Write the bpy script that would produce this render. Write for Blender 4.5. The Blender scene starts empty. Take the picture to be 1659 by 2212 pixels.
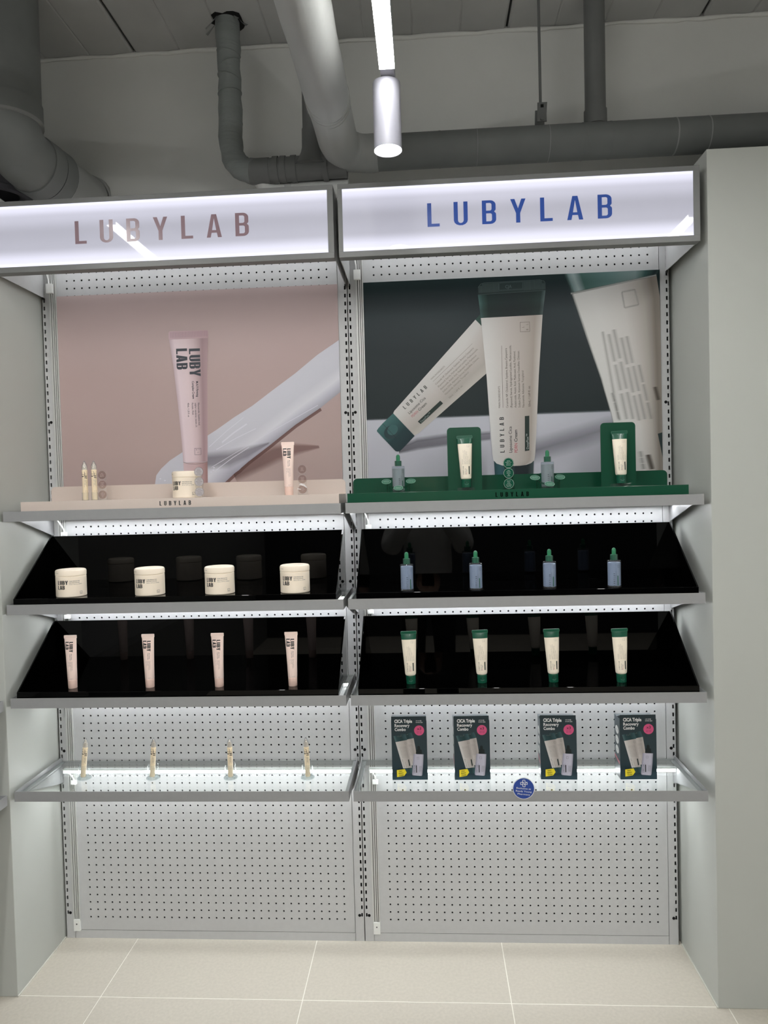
import bpy, math, random
from math import sin, cos, pi, radians as RAD
from mathutils import Vector, Matrix

random.seed(7)
scene = bpy.context.scene
COL = scene.collection

# ------------------------------------------------------------------ camera, world, light, exposure
cam = bpy.data.cameras.new('camera')
cam.sensor_fit = 'VERTICAL'
cam.sensor_height = 36.0
cam.lens = 1532.0 / 2212.0 * 36.0
cam.clip_start = 0.02
camo = bpy.data.objects.new('camera', cam)
camo.location = (0.23397, -2.26036, 1.45860)
camo.rotation_euler = (1.543135, 0.026446, 0.059125)
COL.objects.link(camo)
scene.camera = camo

world = bpy.data.worlds.new('world')
scene.world = world
world.use_nodes = True
world.node_tree.nodes['Background'].inputs[0].default_value = (0.8, 0.85, 0.9, 1)
world.node_tree.nodes['Background'].inputs[1].default_value = 0.05

scene.view_settings.view_transform = 'Standard'
scene.view_settings.look = 'None'
scene.view_settings.gamma = 1.0
scene.view_settings.use_curve_mapping = False
scene.view_settings.exposure = 0.28

BAR_POWER = 46.0      # ceiling light bars
LED_POWER = 21.0       # strips under the shelves
SPOT_POWER = 30.0
HOOD_POWER = 8.5
SIGN_POWER = 1.0

# ------------------------------------------------------------------ materials
def lin(c):
    out = []
    for v in c[:3]:
        v = v / 255.0
        out.append(v / 12.92 if v <= 0.04045 else ((v + 0.055) / 1.055) ** 2.4)
    return (out[0], out[1], out[2], 1.0)

MATS = {}
def M(name, col, rough=0.5, metal=0.0, spec=0.5, var=0.0, scale=30.0, bump=0.0, bscale=200.0,
      emit=0.0, ecol=None, coat=0.0, trans=0.0, ior=1.45, stretch=None):
    if name in MATS:
        return MATS[name]
    m = bpy.data.materials.new(name)
    m.use_nodes = True
    nt = m.node_tree
    b = nt.nodes['Principled BSDF']
    c = lin(col)
    b.inputs['Base Color'].default_value = c
    b.inputs['Roughness'].default_value = rough
    b.inputs['Metallic'].default_value = metal
    b.inputs['Specular IOR Level'].default_value = spec
    b.inputs['IOR'].default_value = ior
    b.inputs['Coat Weight'].default_value = coat
    b.inputs['Transmission Weight'].default_value = trans
    if emit:
        b.inputs['Emission Color'].default_value = lin(ecol or col)
        b.inputs['Emission Strength'].default_value = emit
    if var or bump:
        tc = nt.nodes.new('ShaderNodeTexCoord')
        src = tc.outputs['Object']
        if stretch:
            mp = nt.nodes.new('ShaderNodeMapping')
            mp.inputs['Scale'].default_value = stretch
            nt.links.new(src, mp.inputs['Vector'])
            src = mp.outputs['Vector']
    if var:
        n = nt.nodes.new('ShaderNodeTexNoise')
        n.inputs['Scale'].default_value = scale
        n.inputs['Detail'].default_value = 5
        nt.links.new(src, n.inputs['Vector'])
        r = nt.nodes.new('ShaderNodeValToRGB')
        r.color_ramp.elements[0].position = 0.3
        r.color_ramp.elements[1].position = 0.7
        r.color_ramp.elements[0].color = tuple(v * (1 - var) for v in c[:3]) + (1,)
        r.color_ramp.elements[1].color = tuple(min(1, v * (1 + var)) for v in c[:3]) + (1,)
        nt.links.new(n.outputs['Fac'], r.inputs['Fac'])
        nt.links.new(r.outputs['Color'], b.inputs['Base Color'])
    if bump:
        n2 = nt.nodes.new('ShaderNodeTexNoise')
        n2.inputs['Scale'].default_value = bscale
        n2.inputs['Detail'].default_value = 4
        nt.links.new(src, n2.inputs['Vector'])
        bp = nt.nodes.new('ShaderNodeBump')
        bp.inputs['Strength'].default_value = bump
        bp.inputs['Distance'].default_value = 0.004
        nt.links.new(n2.outputs['Fac'], bp.inputs['Height'])
        nt.links.new(bp.outputs['Normal'], b.inputs['Normal'])
    MATS[name] = m
    return m

def clear(name, tint=(255, 255, 255), refl=0.12, rough=0.02, body=0.0, bodycol=(255, 255, 255)):
    """clear sheet: lets light through with a tint, mirrors a little at grazing angles, may carry some colour"""
    if name in MATS:
        return MATS[name]
    m = bpy.data.materials.new(name)
    m.use_nodes = True
    nt = m.node_tree
    nt.nodes.remove(nt.nodes['Principled BSDF'])
    out = nt.nodes['Material Output']
    t = nt.nodes.new('ShaderNodeBsdfTransparent')
    t.inputs[0].default_value = lin(tint)
    g = nt.nodes.new('ShaderNodeBsdfGlossy')
    g.inputs['Roughness'].default_value = rough
    lw = nt.nodes.new('ShaderNodeLayerWeight')
    pw = nt.nodes.new('ShaderNodeMath')
    pw.operation = 'POWER'
    pw.inputs[1].default_value = 5.0
    nt.links.new(lw.outputs['Facing'], pw.inputs[0])
    ad = nt.nodes.new('ShaderNodeMath')
    ad.operation = 'MULTIPLY_ADD'
    ad.inputs[1].default_value = 0.8
    ad.inputs[2].default_value = refl * 0.4
    ad.use_clamp = True
    nt.links.new(pw.outputs[0], ad.inputs[0])
    mx = nt.nodes.new('ShaderNodeMixShader')
    src = t.outputs[0]
    if body:
        d = nt.nodes.new('ShaderNodeBsdfDiffuse')
        d.inputs[0].default_value = lin(bodycol)
        mb = nt.nodes.new('ShaderNodeMixShader')
        mb.inputs[0].default_value = body
        nt.links.new(t.outputs[0], mb.inputs[1])
        nt.links.new(d.outputs[0], mb.inputs[2])
        src = mb.outputs[0]
    nt.links.new(ad.outputs[0], mx.inputs[0])
    nt.links.new(src, mx.inputs[1])
    nt.links.new(g.outputs[0], mx.inputs[2])
    nt.links.new(mx.outputs[0], out.inputs[0])
    MATS[name] = m
    return m

def ramp_into(nt, src, stops):
    r = nt.nodes.new('ShaderNodeValToRGB')
    el = r.color_ramp.elements
    while len(el) < len(stops):
        el.new(0.5)
    for e, s in zip(el, stops):
        e.position = s[0]
        e.color = s[1]
    nt.links.new(src, r.inputs['Fac'])
    return r

def printed(name, stops, axis='u', alpha=None, alpha_axis=None, rough=0.45, mul=None):
    """printed ink: colour runs along the u or v of the print, alpha fades soft edges of the picture"""
    if name in MATS:
        return MATS[name]
    m = bpy.data.materials.new(name)
    m.use_nodes = True
    nt = m.node_tree
    b = nt.nodes['Principled BSDF']
    b.inputs['Roughness'].default_value = rough
    b.inputs['Specular IOR Level'].default_value = 0.3
    uv = nt.nodes.new('ShaderNodeUVMap')
    sx = nt.nodes.new('ShaderNodeSeparateXYZ')
    nt.links.new(uv.outputs[0], sx.inputs[0])
    ax = {'u': sx.outputs[0], 'v': sx.outputs[1]}
    r = ramp_into(nt, ax[axis], [(p, lin(c)) for p, c in stops])
    cs = r.outputs[0]
    if mul:
        r2 = ramp_into(nt, ax['v' if axis == 'u' else 'u'], [(p, (v, v, v, 1)) for p, v in mul])
        mx = nt.nodes.new('ShaderNodeMixRGB')
        mx.blend_type = 'MULTIPLY'
        mx.inputs[0].default_value = 1
        nt.links.new(cs, mx.inputs[1])
        nt.links.new(r2.outputs[0], mx.inputs[2])
        cs = mx.outputs[0]
    nt.links.new(cs, b.inputs['Base Color'])
    if alpha:
        ra = ramp_into(nt, ax[alpha_axis or axis], [(p, (v, v, v, 1)) for p, v in alpha])
        nt.links.new(ra.outputs[0], b.inputs['Alpha'])
    MATS[name] = m
    return m

def lit_panel(name, col, power, stops):
    m = bpy.data.materials.new(name)
    m.use_nodes = True
    nt = m.node_tree
    b = nt.nodes['Principled BSDF']
    b.inputs['Base Color'].default_value = lin((120, 120, 126))
    b.inputs['Roughness'].default_value = 0.03
    b.inputs['Specular IOR Level'].default_value = 0.25
    uv = nt.nodes.new('ShaderNodeUVMap')
    sx = nt.nodes.new('ShaderNodeSeparateXYZ')
    nt.links.new(uv.outputs[0], sx.inputs[0])
    r = ramp_into(nt, sx.outputs[1], [(p, (v, v, v, 1)) for p, v in stops])
    r.color_ramp.interpolation = 'EASE'
    mu = nt.nodes.new('ShaderNodeMath')
    mu.operation = 'MULTIPLY'
    mu.inputs[1].default_value = power
    nt.links.new(r.outputs[0], mu.inputs[0])
    b.inputs['Emission Color'].default_value = lin(col)
    nt.links.new(mu.outputs[0], b.inputs['Emission Strength'])
    return m

m_grey = M('grey_powder_coat', (196, 197, 198), 0.42, var=0.02, scale=60)
m_lip = M('grey_shelf_metal', (150, 151, 152), 0.40, var=0.02, scale=60)
m_frame = M('grey_sign_frame', (122, 123, 123), 0.45, metal=0.1, var=0.02, scale=60)
m_dark = M('dark_void', (4, 4, 4), 0.9)
m_white = M('white_plastic', (235, 236, 234), 0.4)
m_track = M('aluminium_track', (205, 206, 204), 0.35, metal=0.2)
m_groove = M('track_groove', (70, 70, 66), 0.6)
m_wallp = M('white_wall_panel', (184, 187, 182), 0.45, var=0.015, scale=3)
m_wall = M('painted_concrete_wall', (206, 207, 204), 0.8, var=0.03, scale=5, bump=0.12, bscale=60)
m_ceil = M('grey_ceiling_deck', (164, 165, 164), 0.85, var=0.06, scale=7, bump=0.1, bscale=40)
m_tile = M('stone_floor_tile', (196, 190, 178), 0.36, var=0.05, scale=110, bump=0.05, bscale=350)
m_grout = M('pale_grout', (240, 237, 228), 0.8)
m_black = M('black_gloss_acrylic', (1, 1, 1), 0.02, spec=0.27)
m_pipe = M('grey_painted_pipe', (110, 113, 112), 0.6, var=0.06, scale=14, bump=0.1, bscale=30)
m_pipe2 = M('grey_plastic_pipe', (100, 102, 101), 0.5, var=0.04, scale=18)
m_wrap = M('grey_wrapped_insulation', (122, 127, 126), 0.6, var=0.08, scale=10, bump=0.9, bscale=26, stretch=(0.5, 0.5, 3.2))
m_wrap2 = M('pale_wrapped_insulation', (150, 152, 150), 0.5, var=0.06, scale=9, bump=0.5, bscale=16, stretch=(1, 0.35, 1))
m_lamp = M('white_lamp_housing', (140, 140, 149), 0.45)
m_led = M('led_strip_glow', (255, 255, 255), 0.5, emit=LED_POWER, ecol=(250, 252, 255))
m_hood = M('hood_strip_glow', (255, 255, 255), 0.5, emit=HOOD_POWER, ecol=(250, 252, 255))
m_bar = M('light_bar_glow', (255, 255, 255), 0.5, emit=BAR_POWER, ecol=(255, 254, 251))
m_spot = M('spot_glow', (255, 255, 255), 0.5, emit=SPOT_POWER, ecol=(255, 254, 251))
m_glass = clear('shelf_glass', (251, 253, 252), 0.08)
m_gedge = M('glass_edge', (176, 196, 190), 0.15, spec=0.6)
m_acry = clear('clear_acrylic', (252, 253, 253), 0.08, body=0.015)
m_acrg = clear('clear_green_acrylic', (170, 205, 190), 0.12, body=0.10, bodycol=(70, 130, 105))
m_pinkr = M('beige_pink_acrylic', (212, 198, 189), 0.3, coat=0.2)
m_green = M('dark_green_acrylic', (24, 74, 54), 0.22, coat=0.2)
m_ink = M('dark_ink', (26, 30, 32), 0.5)
m_inkg = M('dark_green_ink', (16, 38, 32), 0.5)
m_inkdg = M('black_green_ink', (5, 9, 8), 0.9, spec=0.05)
m_inks = M('slate_ink', (62, 66, 74), 0.5)
m_inkm = M('mauve_letter', (120, 98, 104), 0.25, emit=0.14, ecol=(176, 150, 158))
m_inkb = M('blue_letter', (36, 66, 140), 0.25, emit=0.16, ecol=(66, 104, 190))
m_inkr = M('red_ink', (176, 62, 80), 0.5)
m_inkw = M('white_ink', (240, 242, 242), 0.5)
m_inkgr = M('grey_ink', (120, 116, 110), 0.5)
m_cream = M('cream_plastic', (250, 239, 220), 0.38)
m_creamj = M('ivory_jar_plastic', (250, 237, 218), 0.35)
m_pinkt = M('pale_pink_tube', (250, 226, 216), 0.36)
m_pinkc = M('pink_tube_cap', (244, 212, 198), 0.38)
m_pencil = M('pale_pen_body', (250, 232, 200), 0.4)
m_gcap = M('deep_green_plastic', (14, 84, 62), 0.28, coat=0.2)
m_bulb = M('green_rubber', (44, 124, 86), 0.42)
m_serum = M('milky_blue_serum', (146, 158, 182), 0.35)
m_seruml = M('milky_grey_serum', (150, 156, 158), 0.35)
m_boxc = M('dark_teal_carton', (36, 56, 64), 0.32, coat=0.15)
m_boxs = M('grey_teal_carton_side', (62, 72, 76), 0.35)
m_pinkd = M('pink_print', (226, 92, 140), 0.5)
m_yel = M('yellow_print', (244, 224, 50), 0.5)
m_blue = M('blue_sticker', (38, 70, 150), 0.4)
m_disc = clear('smoky_disc', (226, 212, 208), 0.10, body=0.16, bodycol=(160, 138, 134))
m_discj = clear('lilac_disc', (220, 218, 224), 0.06, body=0.75, bodycol=(196, 192, 196))
m_discg = clear('green_disc', (60, 120, 96), 0.10, body=0.85, bodycol=(34, 92, 72))
m_discr = clear('pale_green_disc', (120, 180, 150), 0.12, body=0.75, bodycol=(88, 140, 118))

# ------------------------------------------------------------------ mesh building
class MB:
    def __init__(s):
        s.v = []; s.f = []; s.uv = {}
    def add(s, vs, fs):
        o = len(s.v)
        s.v += [tuple(p) for p in vs]
        s.f += [tuple(o + i for i in f) for f in fs]
        return s
    def box(s, x0, x1, y0, y1, z0, z1):
        return s.add([(x0, y0, z0), (x1, y0, z0), (x1, y1, z0), (x0, y1, z0), (x0, y0, z1), (x1, y0, z1), (x1, y1, z1), (x0, y1, z1)],
                     [(0, 3, 2, 1), (4, 5, 6, 7), (0, 1, 5, 4), (1, 2, 6, 5), (2, 3, 7, 6), (3, 0, 4, 7)])
    def prism(s, pts, d, mp):
        """polygon in 2d, extruded from 0 to d; mp(a, b, c) -> point"""
        n = len(pts)
        vs = [mp(a, b, 0) for a, b in pts] + [mp(a, b, d) for a, b in pts]
        fs = [tuple(range(n)), tuple(range(2 * n - 1, n - 1, -1))]
        fs += [(i, (i + 1) % n, n + (i + 1) % n, n + i) for i in range(n)]
        return s.add(vs, fs)
    def lathe(s, prof, n=24, c=(0, 0, 0), cap=True):
        vs = []; fs = []
        for r, z in prof:
            for k in range(n):
                a = 2 * pi * k / n
                vs.append((c[0] + r * cos(a), c[1] + r * sin(a), c[2] + z))
        for i in range(len(prof) - 1):
            for k in range(n):
                fs.append((i * n + k, i * n + (k + 1) % n, (i + 1) * n + (k + 1) % n, (i + 1) * n + k))
        if cap:
            fs.append(tuple(range(n - 1, -1, -1)))
            fs.append(tuple((len(prof) - 1) * n + k for k in range(n)))
        return s.add(vs, fs)
    def tube(s, path, r, n=16, caps=True):
        P = [Vector(p) for p in path]
        rs = r if isinstance(r, (list, tuple)) else [r] * len(P)
        vs = []; fs = []
        ref = None
        for i, p in enumerate(P):
            t = (P[min(i + 1, len(P) - 1)] - P[max(i - 1, 0)]).normalized()
            if ref is None:
                ref = Vector((0, 0, 1)) if abs(t.z) < 0.9 else Vector((1, 0, 0))
            u = (ref - t * ref.dot(t)).normalized()
            ref = u
            w = t.cross(u)
            for k in range(n):
                a = 2 * pi * k / n
                vs.append(p + (u * cos(a) + w * sin(a)) * rs[i])
        for i in range(len(P) - 1):
            for k in range(n):
                fs.append((i * n + k, i * n + (k + 1) % n, (i + 1) * n + (k + 1) % n, (i + 1) * n + k))
        if caps:
            fs.append(tuple(range(n - 1, -1, -1)))
            fs.append(tuple((len(P) - 1) * n + k for k in range(n)))
        return s.add(vs, fs)
    def loft(s, secs, n=32, cap=True):
        """secs: (z, halfwidth, halfdepth)"""
        vs = []; fs = []
        for z, w, d in secs:
            for k in range(n):
                a = 2 * pi * k / n
                vs.append((w * cos(a), d * sin(a), z))
        m = len(secs)
        for i in range(m - 1):
            for k in range(n):
                fs.append((i * n + k, i * n + (k + 1) % n, (i + 1) * n + (k + 1) % n, (i + 1) * n + k))
        if cap:
            fs.append(tuple(range(n - 1, -1, -1)))
            fs.append(tuple((m - 1) * n + k for k in range(n)))
        return s.add(vs, fs)
    def mesh(s, name, smooth=None):
        me = bpy.data.meshes.new(name)
        me.from_pydata(s.v, [], s.f)
        if smooth is not None:
            for p in me.polygons:
                p.use_smooth = True
            me.set_sharp_from_angle(angle=RAD(smooth))
        return me
    def obj(s, name, mat, parent=None, smooth=None, bev=0.0, loc=None):
        return mk(name, s.mesh(name, smooth), mat, parent, bev, loc)

def mk(name, me, mat, parent=None, bev=0.0, loc=None):
    if mat is not None and len(me.materials) == 0:
        me.materials.append(mat)
    o = bpy.data.objects.new(name, me)
    COL.objects.link(o)
    if parent is not None:
        o.parent = parent
    if loc is not None:
        o.location = loc
    if bev:
        b = o.modifiers.new('edge', 'BEVEL')
        b.width = bev
        b.segments = 2
        b.limit_method = 'ANGLE'
        b.angle_limit = RAD(40)
    return o

def tag(o, label, cat, group=None, kind=None):
    o['label'] = label
    o['category'] = cat
    if group:
        o['group'] = group
    if kind:
        o['kind'] = kind
    return o

def struct(o, label=None):
    o['kind'] = 'structure'
    if label:
        o['label'] = label
    return o

def thing(name, label, cat, loc=(0, 0, 0), rz=0.0, group=None):
    o = bpy.data.objects.new(name, None)
    o.empty_display_size = 0.02
    COL.objects.link(o)
    o.location = loc
    o.rotation_euler = (0, 0, rz)
    return tag(o, label, cat, group)

def kids(o):
    return [c for c in bpy.data.objects if c.parent == o]

def dup(root, loc, rz=0.0, label=None, tilt=None):
    r = root.copy()
    COL.objects.link(r)
    r.location = loc
    r.rotation_euler = (tilt[0] if tilt else 0, tilt[1] if tilt else 0, rz)
    if label:
        r['label'] = label
    for ch in kids(root):
        c = ch.copy()
        COL.objects.link(c)
        c.parent = r
        for g in kids(ch):
            d = g.copy()
            COL.objects.link(d)
            d.parent = c
    return r

def box(name, mat, x0, x1, y0, y1, z0, z1, parent=None, bev=0.0):
    return MB().box(x0, x1, y0, y1, z0, z1).obj(name, mat, parent, bev=bev)

def rrect(x0, x1, z0, z1, r, corners='1111', n=5):
    """rounded rectangle, corner flags: bottom-left, bottom-right, top-right, top-left"""
    pts = []
    for (cx, cz, a0, f, px, pz) in ((x0 + r, z0 + r, pi, corners[0], x0, z0), (x1 - r, z0 + r, 1.5 * pi, corners[1], x1, z0),
                                    (x1 - r, z1 - r, 0, corners[2], x1, z1), (x0 + r, z1 - r, 0.5 * pi, corners[3], x0, z1)):
        if f == '1':
            pts += [(cx + r * cos(a0 + 0.5 * pi * k / n), cz + r * sin(a0 + 0.5 * pi * k / n)) for k in range(n + 1)]
        else:
            pts.append((px, pz))
    return pts

def plate(name, mat, pts, y0, th, parent=None):
    """outline in x, z standing upright; front face at y0, thickness backwards"""
    return MB().prism(pts, th, lambda a, b, c: (a, y0 + c, b)).obj(name, mat, parent)

# ------------------------------------------------------------------ lettering
_T = {}
def _curve_mesh(cu):
    ob = bpy.data.objects.new('tmp', cu)
    me = bpy.data.meshes.new_from_object(ob)
    vs = [(v.co.x, v.co.y) for v in me.vertices]
    fs = [tuple(p.vertices) for p in me.polygons]
    bpy.data.meshes.remove(me)
    bpy.data.objects.remove(ob)
    bpy.data.curves.remove(cu)
    return vs, fs

def text2d(s, h, length=None, sx=0.78, bold=0.0, align=0.0):
    """flat lettering, capitals h tall, optionally squeezed to a length; align 0 left, 0.5 centre"""
    key = (s, bold)
    if key not in _T:
        cu = bpy.data.curves.new('t', 'FONT')
        cu.body = s
        cu.size = 1.0
        cu.offset = bold
        cu.resolution_u = 2
        _T[key] = _curve_mesh(cu)
    vs, fs = _T[key]
    k = h / 0.72
    if not vs:
        return [], []
    x0 = min(v[0] for v in vs); x1 = max(v[0] for v in vs)
    kx = length / (x1 - x0) if length else k * sx
    off = -x0 - (x1 - x0) * align
    return [((x + off) * kx, y * k) for x, y in vs], fs

def arc(cx, cy, rx, ry, a0, a1, n=7):
    return [(cx + rx * cos(RAD(a0 + (a1 - a0) * i / n)), cy + ry * sin(RAD(a0 + (a1 - a0) * i / n))) for i in range(n + 1)]

def glyph(ch, s):
    """condensed capital, unit height, stroke s; returns contours and width"""
    w = 0.47
    if ch == 'L':
        return [[(0, 0), (0.42, 0), (0.42, 0.125), (s, 0.125), (s, 1), (0, 1)]], 0.42
    if ch == 'U':
        o = [(0, 1), (0, 0.22)] + arc(0.24, 0.22, 0.24, 0.22, 180, 360)[1:-1] + [(0.48, 0.22), (0.48, 1), (0.48 - s, 1), (0.48 - s, 0.22)]
        o += arc(0.24, 0.22, 0.24 - s, 0.12, 360, 180)[1:-1] + [(s, 0.22), (s, 1)]
        return [o], 0.48
    if ch == 'B':
        o = [(0, 0), (0.28, 0)] + arc(0.28, 0.2, 0.2, 0.2, -90, 0)[1:] + [(0.48, 0.36)] + arc(0.36, 0.40, 0.12, 0.12, 0, 60)[1:] + arc(0.35, 0.62, 0.12, 0.10, -60, 0)[1:] + [(0.47, 0.8)] + arc(0.27, 0.8, 0.2, 0.2, 0, 90)[1:] + [(0, 1)]
        h1 = [(s, 0.115), (0.27, 0.115)] + arc(0.27, 0.19, 0.48 - s - 0.27, 0.075, -90, 0)[1:] + [(0.48 - s, 0.38)] + arc(0.27, 0.38, 0.48 - s - 0.27, 0.07, 0, 90)[1:] + [(s, 0.45)]
        h2 = [(s, 0.565), (0.26, 0.565)] + arc(0.26, 0.635, 0.47 - s - 0.26, 0.07, -90, 0)[1:] + [(0.47 - s, 0.81)] + arc(0.26, 0.81, 0.47 - s - 0.26, 0.075, 0, 90)[1:] + [(s, 0.885)]
        return [o, h1, h2], 0.48
    if ch == 'Y':
        c = 0.26
        return [[(0, 1), (s * 1.02, 1), (c, 0.6), (2 * c - s * 1.02, 1), (2 * c, 1), (c + s / 2, 0.4), (c + s / 2, 0), (c - s / 2, 0), (c - s / 2, 0.4)]], 2 * c
    if ch == 'A':
        c = 0.27
        return [[(0, 0), (s, 0), (s + 0.035, 0.2), (2 * c - s - 0.035, 0.2), (2 * c - s, 0), (2 * c, 0), (c + s * 0.62, 1), (c - s * 0.62, 1)],
                [(s + 0.055, 0.315), (c, 0.83), (2 * c - s - 0.055, 0.315)]], 2 * c
    return [], 0.3

def word2d(word, h, length, s=0.155, gap=None, gw=0.95):
    """the condensed wordmark, spread evenly over a length (first edge to last edge)"""
    gl = [glyph(c, s) for c in word]
    tot = sum(g[1] for g in gl) * h * gw
    sp = (length - tot) / (len(word) - 1)
    cu = bpy.data.curves.new('w', 'CURVE')
    cu.dimensions = '2D'
    cu.fill_mode = 'BOTH'
    x = 0.0
    for cs, w in gl:
        for c in cs:
            sl = cu.splines.new('POLY')
            sl.points.add(len(c) - 1)
            for p, (a, b) in zip(sl.points, c):
                p.co = (x + a * h * gw, b * h, 0, 1)
            sl.use_cyclic_u = True
        x += w * h * gw + sp
    return _curve_mesh(cu)

def up(vs, x, z, ang=0.0):       # place flat lettering on an x, z sheet, turned by ang degrees
    c, s_ = cos(RAD(ang)), sin(RAD(ang))
    return [(x + a * c - b * s_, z + a * s_ + b * c) for a, b in vs]

class Ink:
    """collects flat printed shapes in x, z and lays them on a surface"""
    def __init__(s):
        s.v = []; s.f = []
    def put(s, vf, x, z, ang=0.0):
        vs, fs = vf
        o = len(s.v)
        s.v += up(vs, x, z, ang)
        s.f += [tuple(o + i for i in f) for f in fs]
        return s
    def poly(s, pts):
        o = len(s.v)
        s.v += list(pts)
        s.f.append(tuple(range(o, o + len(pts))))
        return s
    def rect(s, x0, x1, z0, z1):
        return s.poly([(x0, z0), (x1, z0), (x1, z1), (x0, z1)])
    def disc(s, x, z, rx, rz=None, n=24):
        rz = rz or rx
        return s.poly([(x + rx * cos(2 * pi * k / n), z + rz * sin(2 * pi * k / n)) for k in range(n)])
    def ring(s, x, z, r, w, n=28):
        for k in range(n):
            a, b = 2 * pi * k / n, 2 * pi * (k + 1) / n
            s.poly([(x + r * cos(a), z + r * sin(a)), (x + r * cos(b), z + r * sin(b)), (x + (r - w) * cos(b), z + (r - w) * sin(b)), (x + (r - w) * cos(a), z + (r - w) * sin(a))])
        return s
    def frame(s, x0, x1, z0, z1, w):
        s.rect(x0, x1, z0, z0 + w); s.rect(x0, x1, z1 - w, z1); s.rect(x0, x0 + w, z0 + w, z1 - w); s.rect(x1 - w, x1, z0 + w, z1 - w)
        return s
    def line(s, pts, w):
        for (a, b), (c, d) in zip(pts[:-1], pts[1:]):
            L = math.hypot(c - a, d - b) or 1e-9
            nx, nz = -(d - b) / L * w / 2, (c - a) / L * w / 2
            s.poly([(a + nx, b + nz), (c + nx, d + nz), (c - nx, d - nz), (a - nx, b - nz)])
        return s
    def lay(s, name, mat, fn, parent=None):
        if not s.v:
            return None
        mb = MB()
        mb.add([fn(a, b) for a, b in s.v], s.f)
        return mb.obj(name, mat, parent)

def flat(y):
    return lambda a, b: (a, y, b)

def strip(name, mat, rows, y, nc=8, parent=None, fn=None):
    """picture patch given by left/right edge pairs; carries u across and v along"""
    vs = []; fs = []; uvs = []
    n = len(rows)
    for i, (l, r) in enumerate(rows):
        for j in range(nc + 1):
            t = j / nc
            a = l[0] + (r[0] - l[0]) * t
            b = l[1] + (r[1] - l[1]) * t
            vs.append(fn(a, b) if fn else (a, y, b))
            uvs.append((t, i / (n - 1)))
    for i in range(n - 1):
        for j in range(nc):
            k = i * (nc + 1) + j
            fs.append((k, k + nc + 1, k + nc + 2, k + 1))
    me = bpy.data.meshes.new(name)
    me.from_pydata(vs, [], fs)
    ul = me.uv_layers.new(name='UVMap')
    for lp in me.loops:
        ul.data[lp.index].uv = uvs[lp.vertex_index]
    return mk(name, me, mat, parent)

# ------------------------------------------------------------------ room
FL = struct(box('floor', m_grout, -2.0, 3.0, -5.0, 0.06, -0.06, -0.0006))
tile_me = MB().box(-0.2980, 0.2980, -0.2985, 0.2985, -0.010, 0.0).mesh('tile')
xs = [-1.355 + 0.5985 * i - 0.2993 + 0.0 for i in range(8)]
ys = [0.028 - 0.6 * i for i in range(9)]
for x in xs:
    for y in ys:
        cx, cy = x + 0.0, y
        if cx < -2.0 or cx > 2.9:
            continue
        o = mk('tile', tile_me, m_tile, FL, bev=0.0)
        o.location = (cx, cy, 0.0)
        if cy > 0:
            o.scale = (1, 0.999, 1)

CE = struct(box('ceiling', M('dark_deck_joint', (48, 48, 48), 0.9), -2.0, 3.0, -5.0, 0.06, 2.912, 2.98))
for i in range(9):
    x0 = -1.864 + 0.5975 * i
    if x0 > 2.9:
        break
    MB().prism([(0.0, 2.906), (0.006, 2.9), (0.143, 2.9), (0.147, 2.9025), (0.151, 2.9), (0.293, 2.9), (0.297, 2.9025), (0.301, 2.9), (0.443, 2.9), (0.447, 2.9025), (0.451, 2.9), (0.584, 2.9), (0.59, 2.906), (0.59, 2.93), (0.0, 2.93)],
                -5.0, lambda a, b, c, x0=x0: (x0 + a, 0.05 + c, b)).obj('deck_panel', m_ceil, CE)
struct(box('wall_back', m_wall, -2.0, 3.0, 0.03, 0.06, 0.0, 2.94))
struct(box('wall_left', m_wallp, -1.42, -1.004, -0.278, 0.0295, 0.0, 2.36, bev=0.0015), 'white partition left of the display')
struct(box('wall_right', m_wallp, 1.0095, 3.0, -0.278, 0.0295, 0.0, 2.358, bev=0.0015), 'white partition right of the display')
struct(box('wall_side', M('grey_side_wall', (120, 121, 120), 0.6), -1.46, -1.42, -5.0, 0.0295, 0.0, 2.9))
struct(box('wall_east', m_wall, 2.96, 3.0, -5.0, -0.28, 0.0, 2.9))
struct(box('wall_rear', M('charcoal_rear_wall', (52, 54, 58), 0.7), -2.0, 3.0, -5.0, -4.96, 0.0, 2.9))
# rough plaster bead where the deck meets the wall
pth = []
x = -1.9
while x < 2.9:
    pth.append((x, 0.026 + random.uniform(-0.002, 0.002), 2.8965 + random.uniform(-0.003, 0.002)))
    x += random.uniform(0.03, 0.09)
struct(MB().tube(pth, [random.uniform(0.004, 0.008) for _ in pth], 8).obj('trim_1', m_wall, None, smooth=60))
# pale sealant lines where the partitions meet the floor
m_seal = M('sealant', (206, 205, 196), 0.6)
struct(box('baseboard_left', m_seal, -1.0042, -1.0005, -0.279, 0.0, 0.0, 0.004))
struct(box('baseboard_right', m_seal, 1.0062, 1.0098, -0.279, 0.0, 0.0, 0.004))

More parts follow.
